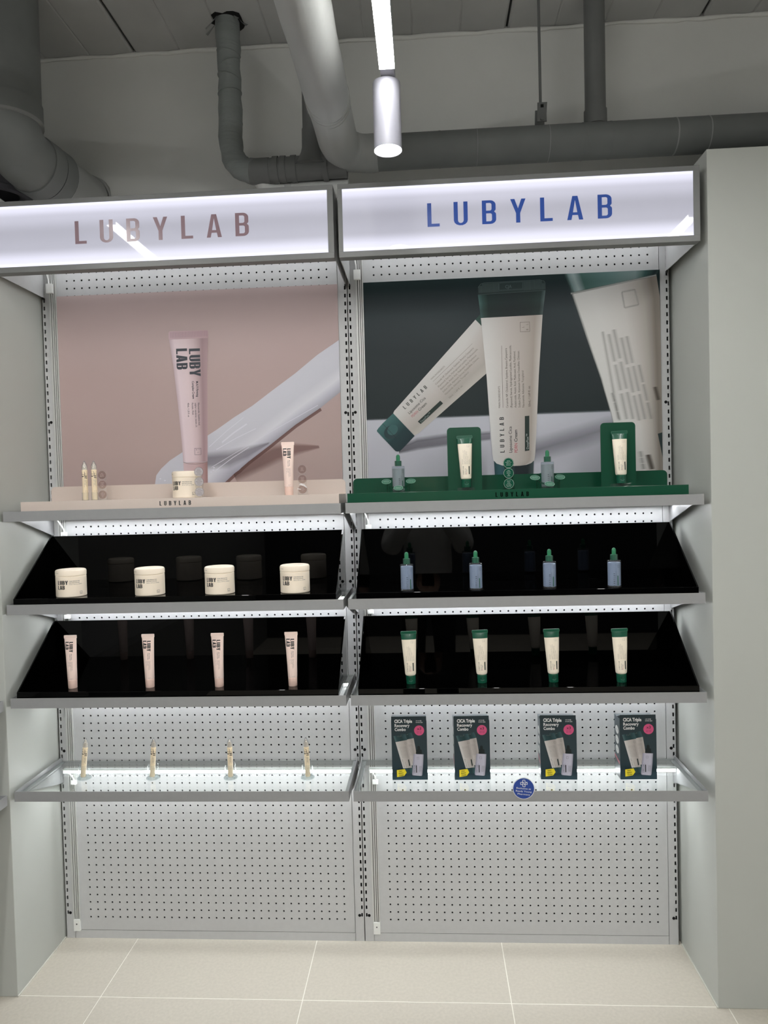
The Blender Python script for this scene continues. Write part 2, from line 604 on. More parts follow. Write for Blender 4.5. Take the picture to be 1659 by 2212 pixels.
# ------------------------------------------------------------------ gondola bays
PITCH = 0.025
BAY_H = 2.345
def pegboard_mesh():
    mb = MB()
    X0, X1, Z0, Z1 = 0.0318, 0.9682, 0.0285, 2.309
    hx = [0.0855 + PITCH * c for c in range(35)]
    hz = [0.072 + PITCH * r for r in range(89)]
    h = PITCH / 2
    r0 = 0.0031
    n = 8
    for zc in hz:
        for xc in hx:
            vs = []
            for k in range(n):
                a = pi / n + 2 * pi * k / n
                vs.append((xc + r0 * cos(a), 0.0, zc + r0 * sin(a)))
            sq = [(h, h * 0.414), (h * 0.414, h), (-h * 0.414, h), (-h, h * 0.414), (-h, -h * 0.414), (-h * 0.414, -h), (h * 0.414, -h), (h, -h * 0.414)]
            vs += [(xc + a, 0.0, zc + b) for a, b in sq]
            vs += [(v[0], 0.0016, v[2]) for v in vs[:n]]
            vs += [(xc + h, 0, zc + h), (xc - h, 0, zc + h), (xc - h, 0, zc - h), (xc + h, 0, zc - h)]
            fs = []
            for k in range(n):
                k2 = (k + 1) % n
                fs.append((k, k2, 2 * n + k2, 2 * n + k))
            # ring vertices of the hole start at 22.5 degrees; outer list starts at 22.5 degrees as well
            for k in range(n):
                k2 = (k + 1) % n
                if k in (0, 2, 4, 6):
                    fs.append((k, n + k, 3 * n + k // 2, n + k2, k2))
                else:
                    fs.append((k, n + k, n + k2, k2))
            mb.add(vs, fs)
    xa, xb = hx[0] - h, hx[-1] + h
    za, zb = hz[0] - h, hz[-1] + h
    for (a, b, c, d) in ((X0, xa, Z0, Z1), (xb, X1, Z0, Z1), (xa, xb, Z0, za), (xa, xb, zb, Z1)):
        if b - a > 1e-5 and d - c > 1e-5:
            mb.add([(a, 0, c), (b, 0, c), (b, 0, d), (a, 0, d)], [(0, 1, 2, 3)])
    # folded edges of the panel
    mb.box(X0 - 0.0004, X0, -0.0006, 0.006, Z0, Z1).box(X1, X1 + 0.0004, -0.0006, 0.006, Z0, Z1)
    return mb.mesh('pegboard')

def upright_mesh(side):
    """slotted upright, 30 mm wide; slots 7 mm from its outer edge"""
    mb = MB()
    W = 0.0302
    sc = 0.007 if side < 0 else W - 0.007
    sw, sh = 0.0026, 0.0062
    n = int(BAY_H / PITCH)
    for k in range(n):
        z0, z1 = k * PITCH, (k + 1) * PITCH
        zc = z0 + 0.0115
        xs_ = [0, sc - sw, sc + sw, W]
        zs_ = [z0, zc - sh, zc + sh, z1]
        if k < 3 or k > 90:
            mb.add([(0, 0, z0), (W, 0, z0), (W, 0, z1), (0, 0, z1)], [(0, 1, 2, 3)])
            continue
        for i in range(3):
            for j in range(3):
                if i == 1 and j == 1:
                    continue
                mb.add([(xs_[i], 0, zs_[j]), (xs_[i + 1], 0, zs_[j]), (xs_[i + 1], 0, zs_[j + 1]), (xs_[i], 0, zs_[j + 1])], [(0, 1, 2, 3)])
        mb.add([(sc - sw, 0, zc - sh), (sc + sw, 0, zc - sh), (sc + sw, 0, zc + sh), (sc - sw, 0, zc + sh), (sc - sw, 0.002, zc - sh), (sc + sw, 0.002, zc - sh), (sc + sw, 0.002, zc + sh), (sc - sw, 0.002, zc + sh)],
               [(0, 1, 5, 4), (1, 2, 6, 5), (2, 3, 7, 6), (3, 0, 4, 7)])
    mb.box(0, 0.0008, 0, 0.028, 0, BAY_H).box(W - 0.0008, W, 0, 0.028, 0, BAY_H)
    return mb.mesh('upright')

def make_bay():
    t = thing('gondola_bay', '', 'display rack', (0, 0, 0), 0, 'perforated steel display bays')
    mk('upright', upright_mesh(-1), m_grey, t, loc=(0.0006, 0, 0))
    mk('upright', upright_mesh(1), m_grey, t, loc=(0.9692, 0, 0))
    mk('pegboard', pegboard_mesh(), m_grey, t)
    box('bottom_rail', m_grey, 0.031, 0.969, 0.0, 0.026, 0.0, 0.0270, t)
    box('top_rail', m_grey, 0.031, 0.969, 0.0, 0.026, 2.3100, BAY_H, t)
    box('back_panel', m_dark, 0.003, 0.997, 0.012, 0.014, 0.004, BAY_H - 0.004, t)  # black sheet stands in for the shade behind the holes
    for z in (0.085, 0.630, 1.176, 1.716):
        for x in (0.0155, 0.9845):
            MB().lathe([(0.0048, 0), (0.0048, 0.0012)], 16).obj('lock_hole', m_dark, t, smooth=40)
    return t

BAY0 = make_bay()
i_h = 0
for c in kids(BAY0):
    if c.name.startswith('lock_hole'):
        z = (0.085, 0.630, 1.176, 1.716)[i_h // 2]
        x = (0.0155, 0.9845)[i_h % 2]
        c.location = (x, 0.0006, z)
        c.rotation_euler = (pi / 2, 0, 0)
        i_h += 1
BAY0['label'] = 'grey perforated steel bay behind the dark green poster'
BAYL = dup(BAY0, (-1, 0, 0), 0, 'grey perforated steel bay behind the pink poster')
# power track with its end cap and the plug of the sign cable
TRK = thing('power_track', 'pale grooved power track beside the dark green poster', 'power track', (0, 0, 0), 0, 'grooved power tracks')
tr = MB()
for a, b in ((0.0275, 0.0330), (0.0352, 0.0398), (0.0420, 0.0455), (0.0477, 0.0512)):
    tr.box(a, b, -0.0062, -0.0002, 0.062, 2.215)
tr.obj('track_profile', m_track, TRK)
box('track_groove', m_groove, 0.0285, 0.0505, -0.0035, -0.0004, 0.062, 2.215, TRK)
EC = box('end_cap', m_white, 0.0293, 0.0512, -0.0085, -0.0002, 0.0275, 0.0665, TRK, bev=0.0008)
sc_ = MB().lathe([(0.0022, 0), (0.0022, 0.0008)], 12).obj('screw', M('screw_steel', (90, 92, 96), 0.3, metal=1), EC, smooth=40)
sc_.location = (0.040, -0.0086, 0.0515)
sc_.rotation_euler = (pi / 2, 0, 0)
PL = box('plug', m_white, 0.0225, 0.0445, -0.016, -0.0064, 2.131, 2.162, TRK, bev=0.0015)
MB().tube([(0.032, -0.012, 2.160), (0.031, -0.013, 2.175), (0.027, -0.014, 2.195), (0.022, -0.016, 2.215), (0.018, -0.02, 2.24), (0.016, -0.03, 2.28)], 0.0022, 8).obj('cable', m_white, PL, smooth=60)
dup(TRK, (-1, 0, 0), 0, 'pale grooved power track beside the pink poster')

# ------------------------------------------------------------------ signs
def sign(x0, x1, label, ink, tx0, tx1):
    t = thing('sign_box', label, 'sign', ((x0 + x1) / 2, -0.275, 2.1155))
    w = (x1 - x0) / 2
    H = 0.2025
    F, D = 0.0135, 0.03
    box('frame_bottom', m_frame, -w, w, 0, D, 0, 0.0165, t, bev=0.001)
    box('frame_top', m_frame, -w, w, 0, D, H - F, H, t, bev=0.001)
    box('frame_side', m_frame, -w, -w + 0.0125, 0.0002, D, 0.0165, H - F, t)
    box('frame_side', m_frame, w - 0.0165, w, 0.0002, D, 0.0165, H - F, t)
    box('back_plate', m_grey, -w + 0.002, w - 0.002, D - 0.002, D, 0.004, H - 0.004, t)
    a0, a1 = -w + 0.0125, w - 0.0165
    strip('lit_panel', lit_panel('lit_sign_' + label[:4], (232, 232, 250), SIGN_POWER,
          [(0.0, 1.0), (0.08, 0.78), (0.30, 0.40), (0.55, 0.36), (0.80, 0.52), (0.93, 0.78), (1.0, 1.0)]),
          [((a0, 0.0163), (a1, 0.0163)), ((a0, H - F + 0.0002), (a1, H - F + 0.0002))], 0.003, 1, t)
    cx = (x0 + x1) / 2
    gl = [glyph(c, 0.142) for c in 'LUBYLAB']
    h = 0.0645
    gw = 1.24
    tot = sum(g[1] for g in gl) * h * gw
    sp = (tx1 - tx0 - tot) / 6
    x = tx0 - cx
    for ch, g in zip('LUBYLAB', gl):
        cu = bpy.data.curves.new('w', 'CURVE')
        cu.dimensions = '2D'
        cu.fill_mode = 'BOTH'
        for c in g[0]:
            sl = cu.splines.new('POLY')
            sl.points.add(len(c) - 1)
            for p, (a, b) in zip(sl.points, c):
                p.co = (a * h * gw, b * h, 0, 1)
            sl.use_cyclic_u = True
        vf = _curve_mesh(cu)
        Ink().put(vf, x, 0.0735).lay('letter', ink, flat(0.0022), t)
        x += g[1] * h * gw + sp
    # strip lamp under the hood of the sign, fed by the cable from the power track
    L = box('light_strip', m_hood, -w + 0.03, w - 0.02, 0.222, 0.238, 0.1050, 0.1138, t)
    MB().box(-w + 0.002, w - 0.002, 0.2382, 0.2400, 0.1036, 0.1160).box(-w + 0.002, w - 0.002, 0.220, 0.2400, 0.1140, 0.1160).obj('strip_housing', m_white, L)
    # side panels that carry the box on the rack
    box('side_panel', m_grey, -w, -w + 0.0016, D, 0.2744, 0.0035, H, t)
    box('side_panel', m_grey, w - 0.0016, w, D, 0.2744, 0.0035, H, t)
    for s_ in (-1, 1):
        box('hook', m_dark, s_ * (w - 0.001) - 0.0012, s_ * (w - 0.001) + 0.0012, 0.262, 0.2748, -0.004, 0.0035, t)
    return t
sign(0.0085, 0.9915, 'right lit sign with blue LUBYLAB letters above the green poster', m_inkb, 0.2565, 0.7585)
sign(-0.9915, -0.0045, 'left lit sign with mauve LUBYLAB letters above the pink poster', m_inkm, -0.746, -0.244)

# ------------------------------------------------------------------ shelves
SH_W = 0.985
def make_shelf():
    """front lip top at local z 0, wall at y 0, centred in x"""
    t = thing('metal_shelf', '', 'shelf', (0, 0, 0), 0, 'framed glass shelves of the rack')
    w = SH_W / 2
    box('front_lip', m_lip, -w, w, -0.275, -0.2735, -0.0295, 0.0, t)
    for s_ in (-1, 1):
        xo = s_ * w
        xi = s_ * (w - 0.0015)
        box('side_rail', m_lip, min(xo, xi), max(xo, xi), -0.2735, -0.0066, -0.0295, 0.0, t)
        xa, xb = s_ * (w - 0.0015), s_ * (w - 0.014)
        box('ledge', m_lip, min(xa, xb), max(xa, xb), -0.2735, -0.0066, -0.0165, -0.0148, t)
        xa, xb = s_ * (w - 0.0005), s_ * (w - 0.0030)
        MB().prism([(-0.2, -0.0297), (-0.0003, -0.0297), (-0.0003, -0.085), (-0.012, -0.085)], xb - xa, lambda a, b, c, xa=xa: (xa + c, a, b)).obj('bracket', m_lip, t)
    box('back_rail', m_lip, -w + 0.0015, w - 0.0015, -0.0085, -0.0070, -0.0295, -0.012, t)
    g = box('glass_deck', m_glass, -w + 0.003, w - 0.003, -0.2725, -0.0088, -0.0146, -0.0086, t)
    L = box('light_strip', m_led, -w + 0.03, w - 0.012, -0.052, -0.036, -0.0350, -0.0262, t)
    MB().box(-w + 0.026, w - 0.008, -0.0358, -0.0340, -0.0362, -0.0240).box(-w + 0.026, w - 0.008, -0.053, -0.0340, -0.0260, -0.0240).obj('strip_housing', m_white, L)
    MB().tube([(-w + 0.026, -0.036, -0.026), (-w + 0.008 + 0.022, -0.034, -0.030), (-w + 0.036, -0.026, -0.046), (-w + 0.041, -0.016, -0.062), (-w + 0.042, -0.010, -0.075)], 0.0023, 8).obj('cable', m_white, t, smooth=60)
    box('plug', m_white, -w + 0.033, -w + 0.051, -0.017, -0.0064, -0.088, -0.075, t, bev=0.001)
    return t
SH0 = make_shelf()
SZ = [1.4315, 1.1600, 0.8860, 0.6107]
SXL, SXR = -0.499, 0.499
names = ['top', 'second', 'third', 'bottom']
what = {(0, 0): 'shelf under the beige riser, topmost of the left bay', (0, 1): 'shelf under the dark green riser, topmost of the right bay',
        (1, 0): 'shelf holding the black tray with ivory jars', (1, 1): 'shelf holding the black tray with dropper bottles',
        (2, 0): 'shelf holding the black tray with pink tubes', (2, 1): 'shelf holding the black tray with cream and green tubes',
        (3, 0): 'open glass shelf with the pens in clear cups', (3, 1): 'open glass shelf with the dark teal cartons'}
first = True
SHELVES = {}
for i, z in enumerate(SZ):
    for j, x in enumerate((SXL, SXR)):
        lab = 'grey metal framed ' + what[(i, j)]
        if first:
            o = SH0
            o.location = (x, 0, z)
            o['label'] = lab
            first = False
        else:
            o = dup(SH0, (x, 0, z), 0, lab)
        SHELVES[(i, j)] = o

# shelf ends of the neighbouring rack that stands at right angles, cut by the frame
def end_shelf(z, label):
    t = thing('neighbour_shelf', label, 'shelf', (-0.998, -0.30, z), 0, 'shelves of the neighbouring rack')
    box('front_lip', m_lip, -0.0015, 0.0, -1.0, 0.0, -0.0295, 0.0, t)
    box('side_rail', m_lip, -0.275, -0.0015, -0.0015, 0.0, -0.0295, 0.0, t)
    box('side_rail', m_lip, -0.275, -0.0015, -1.0, -0.9985, -0.0295, 0.0, t)
    box('deck', m_lip, -0.418, -0.0015, -0.9985, -0.0015, -0.0165, -0.0148, t)
    return t
end_shelf(0.886, 'grey shelf end cut off at the left edge, the higher one')
end_shelf(0.6107, 'grey shelf end cut off at the left edge, the lower one')

# ------------------------------------------------------------------ black acrylic display trays
def make_tray():
    """base bottom at local z 0; depth from front y 0 to back y 0.228"""
    t = thing('display_tray', '', 'display tray', (0, 0, 0), 0, 'black gloss display trays')
    w = 0.4735
    hb = 0.0246
    box('base', m_black, -w, w, 0.0, 0.228, 0.0, hb, t, bev=0.0008)
    box('back_panel', m_black, -w, w, 0.224, 0.228, hb, hb + 0.169, t, bev=0.0005)
    for s_ in (-1, 1):
        xa, xb = s_ * w, s_ * (w - 0.004)
        MB().prism([(0.002, hb), (0.2238, hb), (0.2238, hb + 0.169), (0.219, hb + 0.169)], xb - xa, lambda a, b, c, xa=xa: (xa + c, a, b)).obj('side_panel', m_black, t)
    return t
TY0 = make_tray()
TY0.location = (-0.5015, -0.2685, SZ[1] - 0.0086)
TY0['label'] = 'black gloss tray with four ivory jars'
dup(TY0, (0.503, -0.2685, SZ[1] - 0.0086), 0, 'black gloss tray with four dropper bottles')
dup(TY0, (-0.5025, -0.2685, SZ[2] - 0.0086), 0, 'black gloss tray with four pale pink tubes')
dup(TY0, (0.501, -0.2685, SZ[2] - 0.0086), 0, 'black gloss tray with four cream tubes with green caps')
ZT2 = SZ[1] - 0.0086 + 0.0246
ZT3 = SZ[2] - 0.0086 + 0.0246

# ------------------------------------------------------------------ risers on the top shelf
ZR = 1.4580
def riser(x0, x1, mat, label, ink, tx0, tx1):
    zb = SZ[0] - 0.0086
    cx = (x0 + x1) / 2
    t = thing('display_riser', label, 'display stand', (cx, -0.265, zb))
    w = (x1 - x0) / 2
    box('front_panel', mat, -w, w, 0.0, 0.003, 0.0, ZR - zb, t, bev=0.0005)
    box('top_deck', mat, -w + 0.0005, w - 0.0005, 0.003, 0.172, ZR - zb - 0.003, ZR - zb - 0.0002, t)
    box('end_panel', mat, -w, -w + 0.003, 0.003, 0.172, 0.0, ZR - zb - 0.003, t)
    box('end_panel', mat, w - 0.003, w, 0.003, 0.172, 0.0, ZR - zb - 0.003, t)
    plate('back_panel', mat, rrect(-w, w, 0.0, 1.5030 - zb, 0.013, '0011'), 0.172, 0.003, t)
    Ink().put(word2d('LUBYLAB', 0.0130, tx1 - tx0, 0.19, gw=1.08), tx0 - cx, 1.4375 - zb).lay('lettering', ink, flat(-0.0003), t)
    return t
riser(-0.943, -0.012, m_pinkr, 'beige riser with black LUBYLAB lettering on the top shelf', m_ink, -0.5305, -0.4385)
riser(0.0115, 0.9545, m_green, 'dark green riser with dark LUBYLAB lettering on the top shelf', m_inkdg, 0.4275, 0.5195)
ZRT = ZR - 0.0002

# ------------------------------------------------------------------ posters
# left: a pale pink tube standing in a smear of cream on a dusty pink ground
tp = thing('poster', 'pink poster of a tube standing in a smear of cream', 'poster', (0, 0, 0))
box('board', m_white, -0.9535, -0.0305, -0.0030, -0.0004, 1.436, 2.1225, tp)
strip('printed_ground', printed('ink_pink_ground', [(0.0, (172, 152, 149)), (0.25, (184, 163, 159)), (0.6, (190, 168, 165)), (1.0, (198, 178, 177))], 'v', mul=[(0, 1.0), (0.5, 0.95), (1.0, 0.9)]),
      [((-0.9535, 1.436), (-0.0305, 1.436)), ((-0.9535, 2.1225), (-0.0305, 2.1225))], -0.0033, 4, tp)
sm_up = [(-0.0305, 1.9460), (-0.1004, 1.9022), (-0.1733, 1.8463), (-0.2546, 1.7904), (-0.3158, 1.7473), (-0.3771, 1.7119), (-0.4347, 1.6743), (-0.4635, 1.6574), (-0.5482, 1.6064), (-0.5918, 1.5799), (-0.6211, 1.5548), (-0.6382, 1.5334), (-0.6433, 1.5056), (-0.6456, 1.4417)]
sm_lo = [(-0.0305, 1.7815), (-0.0975, 1.7322), (-0.1783, 1.6819), (-0.2599, 1.6215), (-0.3000, 1.5930), (-0.3350, 1.5680), (-0.3583, 1.5494), (-0.3650, 1.5430), (-0.3800, 1.5330), (-0.3950, 1.5200), (-0.4121, 1.5053), (-0.4413, 1.4763), (-0.4550, 1.4500), (-0.4669, 1.4372)]
strip('printed_edge_shade', printed('ink_brown_edge', [(0, (104, 78, 74)), (1, (120, 92, 88))], 'u'),
      [((a, b + 0.004), (a + 0.006, b - 0.0075)) for a, b in sm_lo if a < -0.04] , -0.0036, 2, tp)
strip('printed_smear', printed('ink_cream_smear', [(0.0, (206, 206, 216)), (0.5, (202, 202, 212)), (0.72, (216, 216, 224)), (0.86, (190, 190, 202)), (1.0, (160, 158, 170))], 'u', mul=[(0, 1.0), (0.45, 0.97), (0.6, 0.9), (0.8, 0.92), (1, 0.85)]),
      list(zip(sm_up, sm_lo)), -0.0040, 12, tp)
strip('printed_cast_shade', printed('ink_tube_shade', [(0, (112, 80, 76)), (1, (140, 104, 100))], 'v', alpha=[(0, 0.0), (0.3, 0.55), (0.7, 0.55), (1, 0.0)], alpha_axis='u'),
      [((-0.400, 1.572), (-0.372, 1.500)), ((-0.330, 1.590), (-0.310, 1.528)), ((-0.255, 1.624), (-0.235, 1.560)), ((-0.180, 1.626), (-0.165, 1.586)), ((-0.105, 1.615), (-0.102, 1.604))], -0.0038, 8, tp)
strip('printed_cast_shade', printed('ink_smear_shade', [(0, (120, 112, 122)), (1, (130, 122, 132))], 'v', alpha=[(0, 0.0), (0.35, 0.5), (0.7, 0.45), (1, 0.0)], alpha_axis='u'),
      [((-0.470, 1.606), (-0.470, 1.545)), ((-0.400, 1.612), (-0.395, 1.545)), ((-0.330, 1.622), (-0.335, 1.575)), ((-0.262, 1.630), (-0.268, 1.622))], -0.0043, 8, tp)
hl = Ink()
for (a, b, c, d, w) in ((-0.4607, 1.6197, -0.3451, 1.7109, 0.0020), (-0.4180, 1.6330, -0.3350, 1.6900, 0.0045), (-0.4368, 1.6110, -0.3062, 1.6742, 0.0022), (-0.4552, 1.5542, -0.1031, 1.7422, 0.0014), (-0.44, 1.545, -0.33, 1.615, 0.0018)):
    hl.line([(a, b), ((a + c) / 2, (b + d) / 2 + 0.003), (c, d)], w)
for (a, b) in ((-0.449, 1.545), (-0.457, 1.539), (-0.447, 1.553), (-0.625, 1.522), (-0.61, 1.516)):
    hl.disc(a, b, 0.003, 0.002, 8)
hl.lay('printed_gloss', M('ink_gloss_white', (216, 216, 226), 0.4), flat(-0.0046), tp)
rowsL = [((-0.5800, 1.9690), (-0.4525, 1.9690)), ((-0.5797, 1.9656), (-0.4531, 1.9646)), ((-0.5740, 1.9200), (-0.4555, 1.9180)), ((-0.5683, 1.8764), (-0.4582, 1.8724)), ((-0.5583, 1.7575), (-0.4614, 1.7542)), ((-0.5499, 1.6383), (-0.4650, 1.6357)), ((-0.5473, 1.5726), (-0.4672, 1.5723))]
tube_st = [(0.0, (196, 176, 184)), (0.12, (226, 208, 214)), (0.4, (224, 204, 208)), (0.62, (208, 186, 190)), (0.85, (164, 138, 142)), (1.0, (178, 152, 156))]
strip('printed_tube', printed('ink_pink_tube', tube_st, 'u'), rowsL, -0.0049, 10, tp)
strip('printed_cap', printed('ink_pink_cap', [(0.0, (206, 182, 186)), (0.5, (200, 172, 174)), (1.0, (150, 116, 114))], 'u'),
      [((-0.5470, 1.5716), (-0.4675, 1.5713)), ((-0.5462, 1.5080), (-0.4688, 1.5080)), ((-0.5455, 1.4500), (-0.4700, 1.4500))], -0.0049, 8, tp)
Ink().line([(-0.547, 1.573), (-0.53, 1.5675), (-0.507, 1.5655), (-0.485, 1.568), (-0.4672, 1.573)], 0.0012).lay('printed_seam', m_inkgr, flat(-0.0052), tp)
MBc = [((-0.5778, 1.9951), (-0.4537, 1.9940)), ((-0.5812, 1.9900), (-0.4517, 1.9895)), ((-0.5812, 1.9696), (-0.4517, 1.9690))]
strip('printed_crimp', printed('ink_pink_crimp', [(0, (206, 180, 188)), (0.5, (200, 172, 178)), (1, (190, 160, 166))], 'u'), MBc, -0.0049, 8, tp)
ik = Ink()
for k in range(46):
    xx = -0.576 + k * 0.0027
    ik.rect(xx, xx + 0.0008, 1.974, 1.992)
ik.lay('printed_ridges', M('ink_ridge', (168, 140, 148), 0.5), flat(-0.0052), tp)

def pink_prints(fn, parent, ink, sx=1.0, big=None):
    """graphics of the pink tube in poster measure, turned to read downwards"""
    a = Ink()
    a.put(word2d('LUBY', 0.0360, 0.0890, 0.20, gw=1.18), -0.5160, 1.9370, -90)
    a.put(word2d('LAB', 0.0360, 0.0668, 0.20, gw=1.18), -0.5580, 1.9385, -90)
    a.lay('lettering', big or ink, fn, parent)
    b = Ink()
    b.put(text2d('M.A.Y Firming', 0.0075, 0.050, bold=0.015), -0.4962, 1.8320, -90)
    b.put(text2d('Complex Cream', 0.0075, 0.0567, bold=0.015), -0.5095, 1.8327, -90)
    b.put(text2d('Niacinamide, Squalene bud,', 0.0058, 0.0730), -0.4925, 1.7629, -90)
    b.put(text2d('sulphur copolymer, keratin 2%', 0.0058, 0.0780), -0.5025, 1.7627, -90)
    b.put(text2d('Keratin, PGA', 0.0058, 0.0380), -0.5125, 1.7629, -90)
    b.put(text2d('40mL / 1.35 fl. oz', 0.0058, 0.0450), -0.5265, 1.7634, -90)
    b.frame(-0.5085, -0.4870, 1.5957, 1.6172, 0.0009)
    b.put(text2d('L', 0.005), -0.4950, 1.6130, -90).put(text2d('B', 0.005), -0.5040, 1.6130, -90).put(text2d('L', 0.005), -0.4990, 1.6040, -90)
    b.lay('small_print', ink, fn, parent)
pink_prints(flat(-0.0055), tp, m_inks)

# right: cream and green tubes on a dark ground
tq = thing('poster', 'dark green poster of three cream tubes with green caps', 'poster', (0, 0, 0))
box('board', m_white, 0.0515, 0.9710, -0.0030, -0.0004, 1.436, 2.1235, tq)
strip('printed_ground', printed('ink_dark_ground', [(0.0, (20, 34, 36)), (0.5, (26, 38, 42)), (0.75, (40, 52, 56)), (0.85, (32, 44, 48)), (1.0, (18, 38, 38))], 'v'),
      [((0.0515, 1.6910), (0.9710, 1.6945)), ((0.0515, 2.1235), (0.9710, 2.1235))], -0.0033, 2, tq)
strip('printed_table', printed('ink_lilac_table', [(0.0, (176, 176, 186)), (0.6, (184, 184, 194)), (1.0, (190, 192, 202))], 'v', mul=[(0, 1.0), (0.6, 1.02), (0.85, 0.9), (1, 0.85)]),
      [((0.0515, 1.436), (0.9710, 1.436)), ((0.0515, 1.6910), (0.9710, 1.6945))], -0.0033, 2, tq)
strip('printed_horizon', printed('ink_horizon', [(0, (96, 104, 110)), (1, (96, 104, 110))], 'v', alpha=[(0, 0), (0.5, 0.8), (1, 0)], alpha_axis='v'),
      [((0.0515, 1.6870), (0.9710, 1.6905)), ((0.0515, 1.6945), (0.9710, 1.6985))], -0.0035, 2, tq)
# soft shade of the tilted tube on the table
strip('printed_cast_shade', printed('ink_table_shade', [(0, (104, 102, 110)), (1, (130, 128, 138))], 'v', alpha=[(0, 0), (0.4, 0.85), (0.75, 0.7), (1, 0)], alpha_axis='u'),
      [((0.150, 1.606), (0.152, 1.578)), ((0.21, 1.632), (0.215, 1.588)), ((0.30, 1.642), (0.305, 1.598)), ((0.44, 1.645), (0.44, 1.612))], -0.0036, 8, tq)
strip('printed_cast_shade', printed('ink_table_shade2', [(0, (120, 118, 128)), (1, (140, 138, 148))], 'v', alpha=[(0, 0), (0.5, 0.55), (1, 0)], alpha_axis='u'),
      [((0.57, 1.62), (0.57, 1.53)), ((0.72, 1.66), (0.72, 1.57)), ((0.84, 1.69), (0.84, 1.61))], -0.0036, 8, tq)

# blurred tube at the side
bst = [(0.0, (208, 208, 206)), (0.25, (210, 209, 207)), (0.55, (202, 199, 196)), (0.8, (170, 164, 158)), (0.93, (128, 120, 112)), (1.0, (140, 132, 124))]
rowsB = [((0.6988, 2.0616), (0.9605, 2.1072)), ((0.7300, 1.9640), (0.9700, 2.0400)), ((0.7850, 1.7924), (0.9710, 1.8600)), ((0.8112, 1.6945), (0.9710, 1.6950)), ((0.8370, 1.5807), (0.9710, 1.5500)), ((0.8580, 1.4600), (0.9710, 1.4400))]
strip('printed_blurred_tube', printed('ink_blurred_tube', bst, 'u', alpha=[(0, 0), (0.035, 1.0), (1.0, 1.0)], alpha_axis='u'), rowsB, -0.0039, 16, tq)
strip('printed_blurred_crimp', printed('ink_blurred_crimp', [(0.0, (60, 100, 94)), (0.10, (150, 166, 168)), (0.18, (62, 96, 90)), (0.45, (92, 122, 120)), (0.75, (124, 144, 144)), (0.86, (52, 84, 80)), (0.96, (20, 36, 38)), (1.0, (40, 60, 60))], 'u', alpha=[(0, 0), (0.05, 1), (1, 1)], alpha_axis='u'),
      [((0.6764, 2.1233), (0.9705, 2.1234)), ((0.6988, 2.0636), (0.9605, 2.1092))], -0.0039, 16, tq)
strip('printed_blurred_edge', printed('ink_blur_edge', [(0, (140, 150, 148)), (1, (190, 190, 186))], 'v', alpha=[(0, 0), (0.5, 0.9), (1, 0)], alpha_axis='v'),
      [((0.6975, 2.0655), (0.9600, 2.1112)), ((0.7000, 2.0570), (0.9610, 2.1030))], -0.0041, 8, tq)
blr = printed('ink_blurred_text', [(0, (170, 169, 166)), (1, (170, 169, 166))], 'v', alpha=[(0, 0), (0.25, 0.16), (0.5, 0.42), (0.75, 0.16), (1, 0)], alpha_axis='u')
blr2 = printed('ink_blurred_text_dark', [(0, (92, 84, 76)), (1, (92, 84, 76))], 'v', alpha=[(0, 0), (0.5, 0.85), (1, 0)], alpha_axis='u')
for (p, q, w, mm) in (((0.7941, 1.9401), (0.8385, 1.6632), 0.009, blr), ((0.8131, 1.9318), (0.8641, 1.6624), 0.012, blr), ((0.8283, 1.9452), (0.8833, 1.6618), 0.012, blr), ((0.8513, 1.9195), (0.9024, 1.6568), 0.012, blr),
                      ((0.8674, 1.9232), (0.9195, 1.6606), 0.012, blr), ((0.9032, 1.8334), (0.9387, 1.6621), 0.011, blr), ((0.8200, 1.7500), (0.8420, 1.6620), 0.010, blr), ((0.9509, 1.7634), (0.9609, 1.7220), 0.011, blr2),
                      ((0.9031, 1.5656), (0.9128, 1.5088), 0.014, blr), ((0.9264, 1.5541), (0.9384, 1.5081), 0.014, blr2)):
    n = 1 if mm is blr2 or w < 0.0095 else 3
    w *= 1.7
    for k in range(n):
        f0 = k / n + (0.02 if k else 0); f1 = (k + 1) / n - 0.015
        a = (p[0] + (q[0] - p[0]) * f0, p[1] + (q[1] - p[1]) * f0); b = (p[0] + (q[0] - p[0]) * f1, p[1] + (q[1] - p[1]) * f1)
        strip('printed_blurred_line', mm, [((a[0] - w / 2, a[1] - 0.001), (a[0] + w / 2, a[1] + 0.001)), ((b[0] - w / 2, b[1] - 0.001), (b[0] + w / 2, b[1] + 0.001))], -0.0042, 6, tq)
lg = [(0.8548, 2.0593), (0.8942, 2.0657), (0.9051, 2.0185), (0.8625, 2.0106), (0.8548, 2.0593)]
for p, q in zip(lg[:-1], lg[1:]):
    dx, dz = q[0] - p[0], q[1] - p[1]
    L = math.hypot(dx, dz)
    nx, nz = -dz / L * 0.0045, dx / L * 0.0045
    strip('printed_blurred_logo', blr, [((p[0] - nx, p[1] - nz), (p[0] + nx, p[1] + nz)), ((q[0] - nx, q[1] - nz), (q[0] + nx, q[1] + nz))], -0.0042, 6, tq)
plate('printed_dark_cap', M('ink_dark_cap', (22, 40, 40), 0.5), [(0.9572, 1.6182), (0.9709, 1.6221), (0.9709, 1.5441)], -0.0043, 0.0002, tq)

